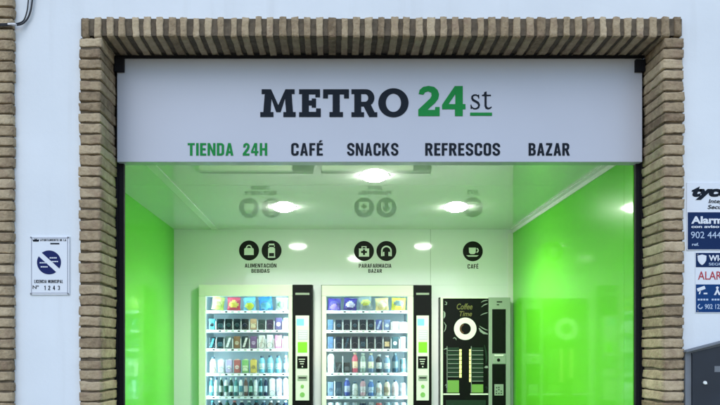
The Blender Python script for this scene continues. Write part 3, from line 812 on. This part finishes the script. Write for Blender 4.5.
    sub('instruction_sticker', .08, .62, 318.8, 325.6, M['sticker_blue'], .0004, .0019, y2)
    sub('price_sticker', .16, .9, 330, 340, M['sticker_lilac'], .0004, .001, y2)
    MBs = MB()
    for k in range(4): MBs.box(cl + (cr - cl) * .22, cl + (cr - cl) * .84, y2 - .0018, y2 - .0011, Z(331.8 + k * 2.2), Z(330.9 + k * 2.2))
    MBs.build('price_lines', M['alarm_white'], cc)
    sub('display', .16, .86, 342, 352.6, M['screen'], .0006, .002, y2)
    sub('card_reader', .12, .88, 356.2, 368.4, M['gloss_black'], .002, .004, y2)
    y3 = y2 - .004
    b = MB()
    for k in range(3): b.box(cl + (cr - cl) * (.22 + .06 * k), cl + (cr - cl) * (.70 - .05 * k), y3 - .0012, y3 - .0002, Z(359.6 + 2.3 * k), Z(358.9 + 2.3 * k))
    b.disc(cl + (cr - cl) * .5, Z(366.6), .006, y3 - .0012, y3 - .0002, n=14)
    b.build('reader_marks', M['panelw'], cc)
    sub('coin_slot', .14, .88, 375.4, 380.4, M['keys'], .001, .004, y2)
    sub('slot_opening', .22, .80, 377.2, 378.4, M['gloss_black'], .0003, .0012, y2 - .004)
    b = MB(); b.disc(cl + (cr - cl) * .5, Z(386.3), .015, y2 - .005, y2 - .0002, n=24); b.build('return_button', M['btn'], cc)
    b = MB(); b.ring(cl + (cr - cl) * .5, Z(394.6), .012, .021, y2 - .004, y2 - .0002, n=24); b.disc(cl + (cr - cl) * .5, Z(394.6), .0118, y2 - .002, y2 - .0002, mi=0, n=20)
    b.build('lock', M['btn'], cc)
    MB().box(x0 + .1, sl - .15, YM - .012, YM - .0005, .25, .48, .004).build('delivery_flap', M['gloss_black'], root)
    return root
vending_machine(V1, ROWS1, 'left snack vending machine with snacks and bottles behind a lit window')
vending_machine(V2, ROWS2, 'middle snack vending machine with many dark packets behind a lit window')

# ------------------------------------------------------------------ goods on the shelves
DK, DKB, TEAL = (.003, .010, .015), (.006, .016, .045), (.03, .17, .20)
P = 'packet'
ORD = ['first', 'second', 'third', 'fourth', 'fifth', 'sixth', 'seventh', 'eighth', 'ninth', 'tenth', 'eleventh', 'twelfth', 'thirteenth', 'fourteenth', 'fifteenth']
ROWN = ['top', 'second', 'third', 'fourth', 'fifth', 'sixth']
CN = {}
def good(kind, x0p, x1p, rt, rb, c1, c2, look, mach, row, k):
    x0, x1 = wx(x0p, YI), wx(x1p, YI); zt, zb = wz(rt, YI), wz(rb, YI)
    w, h = x1 - x0, zt - zb; cx = (x0 + x1) / 2
    b = MB(); m1, m2 = colour(c1), colour(c2)
    dark = colour((.02, .03, .04))
    if kind == 'bag':
        # pillow bag: crimped top and bottom, puffed middle, a printed panel
        nx, nz = 8, 9; sd = random.uniform(0, 50)
        for side in (0, 1):
            grid = []
            for j in range(nz + 1):
                t = j / nz; rowv = []
                puff = math.sin(math.pi * min(1, max(0, (t - .08) / .84))) ** .6 if .08 < t < .92 else 0
                ww = w / 2 * (1 - .05 * puff)
                for i in range(nx + 1):
                    u = i / nx * 2 - 1
                    th = .032 * puff * (1 - abs(u) ** 2.5) + .001
                    nn = noise.noise(Vector((u * 2 + sd, t * 3, side))) * .013 * (puff > 0)
                    y = YI + .036 + (th + nn) * (-1 if side == 0 else 1)
                    z = zb + h * t + (0.006 * noise.noise(Vector((u * 1.5 + sd, 9, 0))) if j == nz else 0)
                    rowv.append(b.bm.verts.new((cx + u * ww, y, z)))
                grid.append(rowv)
            for j in range(nz):
                for i in range(nx):
                    q = (grid[j][i], grid[j][i + 1], grid[j + 1][i + 1], grid[j + 1][i])
                    f = b.bm.faces.new(q if side == 0 else q[::-1]); f.smooth = True
                    u = (i + .5) / nx * 2 - 1; t = (j + .5) / nz
                    inpan = (u * 1.1) ** 2 + ((t - .40 - .18 * math.sin(sd)) * 3.0) ** 2 < .6
                    f.material_index = 1 if inpan else 0
        bmesh.ops.remove_doubles(b.bm, verts=b.bm.verts, dist=.0001)
        name, noun = 'snack_bag', 'bag'
    elif kind in ('packet', 'carton'):
        d = .05
        b.box(x0, x1, YI, YI + d, zb, zt, min(.005, w * .1), seg=2)
        if c1 != c2:
            s = random.choice((0, 1, 2))
            e0, e1 = YI - .0009, YI - .0002
            if s == 0: b.box(x0 + w * .12, x1 - w * .12, e0, e1, zb + h * .18, zb + h * .58, mi=1)
            elif s == 1: b.prism([(x0 + w * .1, zb + h * .1), (x0 + w * .45, zb + h * .1), (x1 - w * .1, zt - h * .12), (x1 - w * .42, zt - h * .12)], e0, e1, 1)
            else: b.disc(cx, zb + h * .45, min(w, h) * .32, e0, e1, 1, 18)
        if kind == 'carton':
            b.prism([(x0 + w * .08, zt - .0004), (x1 - w * .08, zt - .0004), (cx + w * .14, zt + h * .10), (cx - w * .14, zt + h * .10)], YI + .008, YI + .04, 1)
        name, noun = ('snack_packet', 'packet') if kind == 'packet' else ('drink_carton', 'carton')
    elif kind == 'bottle':
        r = w / 2 * .95; cy = YI + r
        b.lathe(cx, cy, [(r * .9, zb, 0), (r, zb + h * .04, 0), (r, zb + h * .22, 1), (r, zb + h * .56, 0), (r * .98, zb + h * .68, 0), (r * .78, zb + h * .78, 0), (r * .50, zb + h * .85, 0), (r * .46, zb + h * .89, 2), (r * .54, zb + h * .895, 2), (r * .54, zb + h, 2)], 18)
        name, noun = 'drink_bottle', 'bottle'
    elif kind == 'can':
        r = w / 2 * .97; cy = YI + r
        b.lathe(cx, cy, [(r * .82, zb, 2), (r, zb + h * .05, 0), (r, zb + h * .30, 1), (r, zb + h * .62, 0), (r, zb + h * .88, 0), (r * .84, zb + h * .97, 2), (r * .84, zb + h, 2)], 18)
        name, noun = 'drink_can', 'can'
    cap = {'bottle': colour((.05, .10, .16) if sum(c1) > 1.2 else c2), 'can': colour((.45, .47, .5), .3)}.get(kind, dark)
    if kind == 'bag':
        ang = random.uniform(-.13, .13)
        bmesh.ops.rotate(b.bm, verts=b.bm.verts, cent=(cx, YI, zb), matrix=Matrix.Rotation(ang, 3, 'Y'))
        dz = zb - min(v.co.z for v in b.bm.verts)
        bmesh.ops.translate(b.bm, verts=b.bm.verts, vec=(0, 0, dz))
    o = b.build(name, [m1, m2, cap], None, (cx, YI + .03, zb))
    mt = 'left' if mach == 0 else 'middle'
    rc = min(w * .47, .026 if kind != 'bag' else .04); zc = zb + rc + .001
    pts = [(cx + rc * math.cos(t), YI - .004 - .010 * t / 6.3, zc + rc * math.sin(t)) for t in [math.pi * 1.5 + 2 * math.pi * i / 22 * .98 for i in range(23)]]
    pts = [(p_[0], YI - .004 - .006 * (i / 22), p_[2]) for i, p_ in enumerate(pts)]
    MB().tube(pts, .0013, 6).build('spiral', M['wire'], SHELF[mt][row])
    tag(o, '%s %s, %s from left on %s shelf of %s machine' % (look, noun, ORD[k], ROWN[row], mt), {'bag': 'snack bag', 'packet': 'packet', 'carton': 'carton', 'bottle': 'bottle', 'can': 'can'}[kind],
        '%ss in the vending machines' % noun)
    return o
def fill(mach, row, rows, items):
    for (i0, i1) in zip(items, items[1:]):
        if i0[0] == P and i1[0] == P:
            xm = wx((i0[2] + i1[1]) / 2, YI); zb_, zt_ = wz(rows[row][1], YI), wz(rows[row][0] + 2.5, YI)
            MB().box(xm - .0028, xm + .0028, YI - .006, YI + .16, zb_ + .0005, zt_, .001).build('divider', M['rail'], SHELF['left' if mach == 0 else 'middle'][row])
    for k, (kind, a, z, c1, c2, look, dt) in enumerate(items):
        good(kind, a, z, rows[row][0] + dt, rows[row][1] - .15, c1, c2, look, mach, row, k)
W_, PALE, LIL = (.70, .74, .76), (.60, .66, .58), (.50, .42, .68)
fill(0, 0, ROWS1, [('bag', 210.6, 223, (.42, .52, .12), (.62, .66, .28), 'pale yellow-green', 0), ('bag', 226.6, 240, (.50, .05, .09), (.72, .55, .10), 'red and yellow', 0), ('bag', 243.4, 255.8, (.14, .40, .55), (.55, .56, .04), 'sky blue and yellow', 0),
                   ('bag', 259, 272.6, (.02, .18, .46), (.14, .45, .68), 'blue', 0), ('bag', 275.6, 287.4, (.52, .58, .52), (.22, .34, .22), 'white and grey-green', 0)])
fill(0, 1, ROWS1, [(P, 209, 215, TEAL, DK, 'dark teal', 0)] + [(P, a, a + 6.8, DK, (.02, .06, .07), 'near-black', 0) for a in (216.9, 225.2, 233.6)] + [(P, 241.6, 248.4, DK, DKB, 'near-black', 0), (P, 250.2, 256.4, (.55, .36, .22), (.75, .68, .5), 'tan', 0),
                   (P, 258.4, 264.6, (.02, .05, .05), (.02, .05, .05), 'dark green-black', .8), (P, 266.8, 273, (.035, .025, .06), (.035, .025, .06), 'dark plum', .8), (P, 275, 281.8, (.10, .08, .20), (.72, .66, .80), 'purple and white', -1.2), (P, 283.4, 287.8, (.50, .62, .52), W_, 'narrow pale green', -1)])
fill(0, 2, ROWS1, [(P, 209, 215.2, DK, TEAL, 'near-black', 1), (P, 217, 223.2, DK, (.03, .08, .1), 'near-black', 1), (P, 225, 231.8, (.10, .14, .15), (.72, .78, .78), 'grey and white', 0), (P, 233.6, 240, (.24, .13, .07), (.55, .45, .35), 'brown', 0), (P, 241.8, 248.4, (.02, .04, .05), (.75, .78, .8), 'black with white band', 0),
                   (P, 250.4, 256.6, (.16, .09, .24), (.52, .38, .66), 'purple', 0), (P, 258.6, 264.8, W_, (.60, .55, .55), 'white', -1), (P, 266.6, 273, W_, (.70, .60, .60), 'white', -1.5), (P, 274.8, 281.8, (.62, .25, .42), (.78, .52, .64), 'pink', -1), (P, 283.4, 287.8, (.4, .46, .48), W_, 'narrow grey', 0)])
fill(0, 3, ROWS1, [('bottle', 209.2, 216, (.72, .64, .52), (.80, .76, .68), 'cream', -.5), ('carton', 217.8, 224, W_, (.62, .66, .72), 'white', 2.5), ('carton', 226, 232, LIL, (.74, .72, .80), 'lilac', 2.5), ('carton', 233.8, 240.2, (.40, .12, .12), (.72, .55, .52), 'red-brown', 2.5), ('carton', 242, 248.4, (.22, .48, .18), (.66, .74, .52), 'green', 2.5), ('carton', 250.2, 256.6, (.62, .50, .12), (.36, .30, .10), 'yellow', 2.5),
                   ('bottle', 258.2, 265, (.14, .46, .66), (.55, .72, .80), 'light blue water', -1.8), ('bottle', 266.4, 273.2, (.17, .50, .70), (.40, .66, .80), 'light blue water', -2.2), ('bottle', 274.6, 281.4, (.14, .44, .64), (.50, .70, .80), 'light blue water', -2), ('bottle', 283, 288.2, (.12, .16, .22), (.55, .60, .66), 'slim dark grey', -2)])
R5 = [(TEAL, (.25, .60, .68), 'teal'), ((.55, .72, .75), W_, 'white'), ((.006, .03, .022), (.30, .40, .36), 'dark green'), ((.62, .70, .70), (.02, .10, .08), 'white and green'), ((.006, .03, .03), (.55, .68, .60), 'blackish green'),
      ((.02, .16, .17), (.45, .66, .66), 'dark teal'), (W_, (.05, .2, .25), 'white and teal'), ((.10, .06, .05), (.40, .34, .32), 'brown'), ((.006, .035, .028), (.25, .48, .42), 'dark green'), ((.60, .68, .70), W_, 'silver white'), ((.01, .08, .10), (.28, .52, .56), 'dark teal'), ((.008, .02, .06), (.35, .45, .6), 'navy')]
fill(0, 4, ROWS1, [('bottle', 208.8 + 4.95 * k, 213.2 + 4.95 * k, c1, c2, 'slim ' + l, random.uniform(-.5, .4)) for k, (c1, c2, l) in enumerate(R5)] + [('carton', 269.2, 275.0, W_, (.76, .76, .82), 'tall white', 1.6), ('carton', 276.2, 281.8, (.60, .57, .76), (.42, .36, .72), 'tall lilac', 1.6), ('carton', 283.2, 288, W_, (.55, .66, .70), 'tall narrow white', 1.6)])
fill(0, 5, ROWS1, [('bottle', 209 + 7.3 * k, 215.4 + 7.3 * k, c1, c2, l, 0) for k, (c1, c2, l) in enumerate([((.015, .04, .05), TEAL, 'dark teal'), (DK, W_, 'black'), ((.02, .06, .05), TEAL, 'dark green'), (DK, (.3, .1, .08), 'black'), (DKB, W_, 'navy'), ((.03, .10, .12), W_, 'teal'), (DK, TEAL, 'black'), ((.02, .05, .09), (.4, .5, .6), 'navy'), ((.06, .05, .05), W_, 'brown-black'), (DK, (.5, .5, .5), 'black'), (DKB, (.4, .6, .7), 'navy')])])
# middle machine
fill(1, 0, ROWS2, [('bag', 327.6, 340.8, (.05, .03, .24), (.22, .14, .50), 'purple', .8), ('bag', 343.4, 356.6, (.04, .025, .20), (.58, .52, .74), 'purple and white', .8), ('bag', 359.8, 373, (.22, .26, .26), (.52, .50, .10), 'grey and yellow', -.6), ('bag', 375.8, 389.2, (.58, .45, .20), (.70, .60, .38), 'tan', .4), ('bag', 391.4, 405.6, (.56, .50, .04), (.10, .14, .13), 'yellow', .4)])
s2 = [327.6 + 8.05 * k for k in range(10)]
fill(1, 1, ROWS2, [(P, s2[0], s2[0] + 5.8, (.05, .11, .20), (.05, .11, .20), 'slate blue', 0)] + [(P, s2[k], s2[k] + 6.2, (.003, .011, .026), (.02, .06, .10) if k in (1, 3, 5) else (.003, .011, .026), 'blue-black', 0) for k in range(1, 6)] +
     [(P, s2[6], s2[6] + 6.2, (.04, .07, .28), (.35, .45, .70), 'royal blue', 0), (P, s2[7], s2[7] + 6.2, (.12, .18, .36), (.52, .60, .75), 'grey-blue', 0), (P, s2[8], s2[8] + 7.0, (.74, .70, .72), (.66, .52, .58), 'white', 2), (P, s2[9] + .2, s2[9] + 6.6, (.68, .42, .46), (.80, .76, .78), 'pink and white', 2.4)])
fill(1, 2, ROWS2, [(P, s2[0], s2[0] + 5.8, (.05, .10, .19), (.05, .10, .19), 'slate blue', 0)] + [(P, s2[k], s2[k] + 6.2, (.003, .011, .026), (.02, .06, .10) if k in (2, 4) else (.003, .011, .026), 'blue-black', 0) for k in range(1, 7)] +
     [(P, s2[7], s2[7] + 6.2, (.03, .04, .05), (.55, .40, .22), 'black and tan', 0), (P, s2[8], s2[8] + 6.2, (.04, .09, .11), (.62, .68, .72), 'dark teal and white', 0), (P, s2[9], s2[9] + 5.6, (.22, .27, .30), (.55, .60, .64), 'grey', 0)])
fill(1, 3, ROWS2, [('carton', s2[0], s2[0] + 6.6, (.55, .72, .72), (.70, .78, .78), 'pale aqua', 2), (P, s2[1], s2[1] + 6.2, (.025, .03, .035), (.09, .10, .11), 'short black', 9), (P, s2[2], s2[2] + 6.2, (.03, .035, .04), (.10, .11, .12), 'short black', 9),
                   ('bottle', s2[3], s2[3] + 6.6, (.52, .10, .16), (.70, .55, .40), 'red', -1), ('bottle', s2[4], s2[4] + 6.6, (.20, .30, .28), (.66, .74, .68), 'grey-green', -.5), ('bottle', s2[5], s2[5] + 6.6, (.12, .20, .34), (.66, .66, .52), 'blue', -.5), ('bottle', s2[6], s2[6] + 6.4, (.02, .03, .04), (.45, .5, .52), 'black', 1),
                   ('bottle', s2[7], s2[7] + 6.6, (.16, .28, .46), (.62, .68, .74), 'steel blue', 2), ('bottle', s2[8], s2[8] + 6.4, (.02, .06, .10), (.12, .18, .2), 'dark slate', -1), ('can', s2[9], s2[9] + 6.2, (.06, .13, .16), (.14, .22, .26), 'dark teal', 5)])
fill(1, 4, ROWS2, [(P, s2[0], s2[0] + 6, (.10, .15, .22), (.06, .09, .13), 'slate', 3), (P, s2[1], s2[1] + 6.2, (.03, .05, .08), (.06, .09, .12), 'dark slate', 3), ('bottle', s2[2], s2[2] + 6.8, (.05, .08, .34), (.45, .50, .70), 'royal blue', -1), ('bottle', s2[3], s2[3] + 6.6, (.70, .72, .72), (.60, .62, .62), 'white', 3),
                   ('bottle', s2[4], s2[4] + 6.6, (.55, .32, .38), (.72, .66, .70), 'pink', 0), ('bottle', s2[5], s2[5] + 6.6, (.08, .18, .46), (.45, .58, .76), 'blue', 1), ('bottle', s2[6], s2[6] + 6.6, W_, (.55, .48, .46), 'white', 2), ('bottle', s2[7], s2[7] + 6.6, (.62, .56, .44), (.36, .28, .2), 'cream', 1), ('bottle', s2[8], s2[8] + 6.6, (.70, .66, .68), (.60, .50, .54), 'pale pink', 1), ('can', s2[9], s2[9] + 6.2, (.34, .38, .40), (.5, .54, .56), 'grey', 4)])
fill(1, 5, ROWS2, [('can', s2[k], s2[k] + 6.6, c1, c2, l, 2) for k, (c1, c2, l) in enumerate([((.5, .6, .66), W_, 'pale blue'), ((.55, .62, .66), W_, 'silver'), ((.30, .36, .40), (.5, .5, .5), 'grey'), ((.3, .36, .40), (.2, .3, .5), 'grey'), (DKB, W_, 'navy'), ((.32, .36, .4), W_, 'grey'), ((.45, .1, .1), W_, 'red'), ((.2, .28, .34), W_, 'slate'), ((.35, .4, .42), W_, 'grey'), ((.3, .34, .36), W_, 'grey')])])

# ------------------------------------------------------------------ coffee machine
def coffee_machine():
    x0, x1, top = CF['x0'], CF['x1'], CF['top']
    X = lambda px: wx(px, YM); Z = lambda py: wz(py, YM)
    root = tag(empty('coffee_machine', ((x0 + x1) / 2, YM + .4, 0)), 'black coffee vending machine with white cup ring and lit button columns', 'coffee machine')
    yb = 3.5; d0 = YM + .03
    b = MB(); b.box(x0 + .003, x1 - .003, d0, yb, .05, top - .003, .004)
    for fx in (x0 + .05, x1 - .10):
        for fy in (d0 + .05, yb - .12): b.box(fx, fx + .05, fy, fy + .05, 0, .0495)
    b.build('cabinet', M['cab'], root)
    b = MB(); b.box(x0, X(443), YM, d0 - .001, .05, top, .003); b.box(X(443) + .0003, X(488.4), YM, d0 - .001, Z(298.5), top, .003)
    b.build('door_frame', M['frame'], root)
    b = MB(); b.box(X(443) + .0005, X(488.4), YM + .003, d0 - .001, .05, Z(298.5) - .0005, .002)
    fp_ = b.build('front_panel', M['gloss_black'], root)
    yf = YM + .003
    # cup seen from above: white rim, brown coffee
    cx, cz = X(465.2), Z(328.8)
    MB().ring(cx, cz, .049, .097, yf - .006, yf - .0003, n=56).build('cup_ring', M['white_plastic'], fp_)
    MB().disc(cx, cz, .0485, yf - .002, yf - .0003, n=40).build('coffee_disc', M['gloss_black'], fp_)
    MB().ring(cx, cz, .034, .0484, yf - .0035, yf - .0021, a0=R(110), a1=R(250), n=20).build('coffee_crema', M['brown'], fp_)
    text('panel_lettering', 'Coffee', M['gold'], fp_, X(456.8), X(472.5), Z(303.6), Z(309.4), yf - .0003, .012, .25, .0006)
    text('panel_lettering', 'Time', M['gold'], fp_, X(459.5), X(472), Z(311.2), Z(316.2), yf - .0003, .012, .25, .0006)
    # silver swooshes and dark green print around the ring
    def swoosh(pts, w, mat='silver'):
        l, r = [], []
        n = len(pts)
        for i, p in enumerate(pts):
            a, b_ = pts[max(0, i - 1)], pts[min(n - 1, i + 1)]
            dx, dy = b_[0] - a[0], b_[1] - a[1]; q = math.hypot(dx, dy); ww = w * math.sin(math.pi * (i + .35) / (n - .3))
            l.append((p[0] - dy / q * ww, p[1] + dx / q * ww)); r.append((p[0] + dy / q * ww, p[1] - dx / q * ww))
        outline('panel_print', [[(X(a), Z(b_)) for a, b_ in l + r[::-1]]], M[mat], fp_, yf - .0003, .0006)
    swoosh([(479, 328), (481, 331), (484, 333), (488, 334)], 1.3)
    swoosh([(479.5, 326), (482.5, 328), (485.5, 329.6), (488, 330.2)], .5)
    swoosh([(481, 302.4), (483.5, 301), (486, 300.4), (488, 300.2)], .5)
    swoosh([(481.5, 307), (484, 305), (486.4, 304), (488, 303.6)], .5)
    swoosh([(480.5, 315.4), (483, 314), (486, 313), (488, 312.6)], .4)
    swoosh([(443.6, 311), (444.6, 313), (444.6, 316), (443.8, 318.4)], .9)
    swoosh([(444, 322), (446, 325.5), (445.5, 329), (444, 332)], .5)
    swoosh([(445, 301.5), (446.8, 302.5), (446.4, 304.5), (444.6, 304.6)], .5)
    swoosh([(453, 338.6), (454.5, 337.6), (456, 338.6), (456.4, 340)], .5)
    swoosh([(443.8, 349.5), (446, 348.6), (448, 348.8), (450, 349.6)], .6)
    swoosh([(444, 352.6), (446, 353.6), (447, 355), (446.5, 357)], .6, 'dark_green')
    swoosh([(484.5, 367.5), (486, 367), (487.2, 367), (488.2, 367.4)], 1.3)
    swoosh([(484.5, 345), (486, 352), (486.6, 358), (486, 364)], 1.0, 'dark_green')
    swoosh([(445, 386), (446, 384.4), (447, 386), (446, 387.6)], .5)
    swoosh([(485, 388), (486.4, 386.6), (487.2, 388), (486.4, 389.6)], .5, 'dark_green')
    # two columns of eight selection buttons with a lit bar each
    for (a0, a1, bx0, bx1, nb) in ((447.6, 459.0, 459.3, 461.6, 7), (471.8, 483.2, 469.2, 471.5, 8)):
        for k in range(nb):
            p0 = 347.4 + 4.36 * k
            s = MB().box(X(a0), X(a1), yf - .005, yf - .0003, Z(p0 + 3.5), Z(p0), .0012).build('selection_button', M['dark_green'], fp_)
            MB().box(X(a0 + .2), X(a1), yf - .0066, yf - .0052, Z(p0 + 3.5), Z(p0 + 2.9)).build('button_line', M['silver'], fp_)
            MB().box(X(bx0), X(bx1), yf - .004, yf - .0003, Z(p0 + 4.05), Z(p0 + .25 + (1.6 if k == 0 else 0)), .001).build('light_bar', M['bar'], fp_)
        zt = 380.3 if nb == 7 else 384.4
        MB().box(X(a0), X(a1), yf - .004, yf - .0003, Z(392.6), Z(zt), .001).build('green_label', M['labelgreen'], fp_)
        MB().box(X(a0 - .8), X(a0 - .25), yf - .005, yf - .0003, Z(392.6), Z(346.2)).build('edge_line', M['silver'], fp_)
    MB().box(X(443.3), X(459.6), yf - .008, yf - .0003, Z(394.9), Z(393.4), .001).build('ledge', M['frame'], fp_)
    MB().box(X(470.2), X(488.2), yf - .008, yf - .0003, Z(394.9), Z(393.4), .001).build('ledge', M['frame'], fp_)
    MB().box(X(446), X(486), yf - .002, yf - .0003, Z(470), Z(400), .002).build('cup_bay', M['dark_green'], fp_)
    # right column
    b = MB(); b.box(X(488.6), x1, YM - .006, d0 - .001, .05, top, .005)
    sc = b.build('side_column', M['coffee_side'], root); yc = YM - .006
    def sub(name, p0, p1, q0, q1, mat, th=.002, bev=.0008, base=yc):
        return MB().box(X(p0), X(p1), base - th, base - .0002, Z(q1), Z(q0), bev).build(name, mat, sc)
    sub('badge', 496.5, 502, 301.4, 302.5, M['gloss_black']); sub('badge', 496.5, 499, 304.4, 305.3, M['gloss_black'])
    sub('display_window', 492, 505.6, 309.2, 353.4, M['gloss_black'])
    sub('coin_plate', 492.2, 505.4, 354, 363.6, M['coffee_side'], .006, .002)
    sub('coin_chute', 494.2, 503, 354.6, 356.2, M['white_plastic'], .012, .001)
    MB().disc(X(498.2), Z(360), .014, yc - .009, yc - .0062, n=20).build('coin_button', M['gloss_black'], sc)
    sub('lower_window', 492, 505.6, 364.2, 470, M['gloss_black'])
    sub('keypad', 494.2, 503.2, 384.2, 395.4, M['coffee_side'], .003, .001, yc - .002)
    b = MB()
    for (u, v) in ((496.4, 387.6), (498.6, 387.4), (498.6, 389.6), (496.2, 391), (501, 391), (496.2, 393.4), (498.6, 393.4), (501, 393.4)):
        b.box(X(u - .6), X(u + .6), yc - .0062, yc - .0051, Z(v + .6), Z(v - .6))
    b.build('keypad_marks', M['dark_green'], sc)
coffee_machine()

# ------------------------------------------------------------------ light and camera
w = bpy.data.worlds.new('World'); scene.world = w; w.use_nodes = True
nt = w.node_tree; nt.nodes.clear()
sky = nt.nodes.new('ShaderNodeTexSky'); sky.sky_type = 'NISHITA'; sky.sun_disc = False
EL, AZ = 42, 196
sky.sun_elevation = R(EL); sky.sun_rotation = R(AZ); sky.air_density = 1.0; sky.dust_density = .3; sky.ozone_density = 1.0
bg = nt.nodes.new('ShaderNodeBackground'); bg.inputs['Strength'].default_value = .15
out = nt.nodes.new('ShaderNodeOutputWorld')
nt.links.new(sky.outputs[0], bg.inputs['Color']); nt.links.new(bg.outputs[0], out.inputs['Surface'])
sl = bpy.data.lights.new('sun', 'SUN'); sl.energy = .5; sl.angle = R(40); sl.color = (1, .97, .92)
so = bpy.data.objects.new('sun', sl); col.objects.link(so)
dirv = Vector((math.sin(R(AZ)) * math.cos(R(EL)), math.cos(R(AZ)) * math.cos(R(EL)), math.sin(R(EL))))
so.rotation_euler = (-dirv).to_track_quat('-Z', 'Y').to_euler(); so.location = (0, -6, 8)

cam = bpy.data.cameras.new('camera'); co = bpy.data.objects.new('camera', cam); col.objects.link(co)
co.location = (0, CAMY, EYE); co.rotation_euler = (R(90), 0, 0)
cam.sensor_width = 36; cam.lens = 36 * F / 720; cam.shift_x = (360 - CX) / 720; cam.shift_y = (CY - 202.5) / 720
cam.clip_start = .05; cam.clip_end = 500
scene.camera = co
vs = scene.view_settings
vs.view_transform = 'Standard'; vs.look = 'None'; vs.exposure = .78; vs.gamma = 1; vs.use_curve_mapping = False
scene.cycles.max_bounces = 10; scene.cycles.diffuse_bounces = 6; scene.cycles.glossy_bounces = 6; scene.cycles.transparent_max_bounces = 12
scene.cycles.caustics_reflective = False; scene.cycles.caustics_refractive = False; scene.cycles.blur_glossy = .3
scene.cycles.sample_clamp_indirect = 8
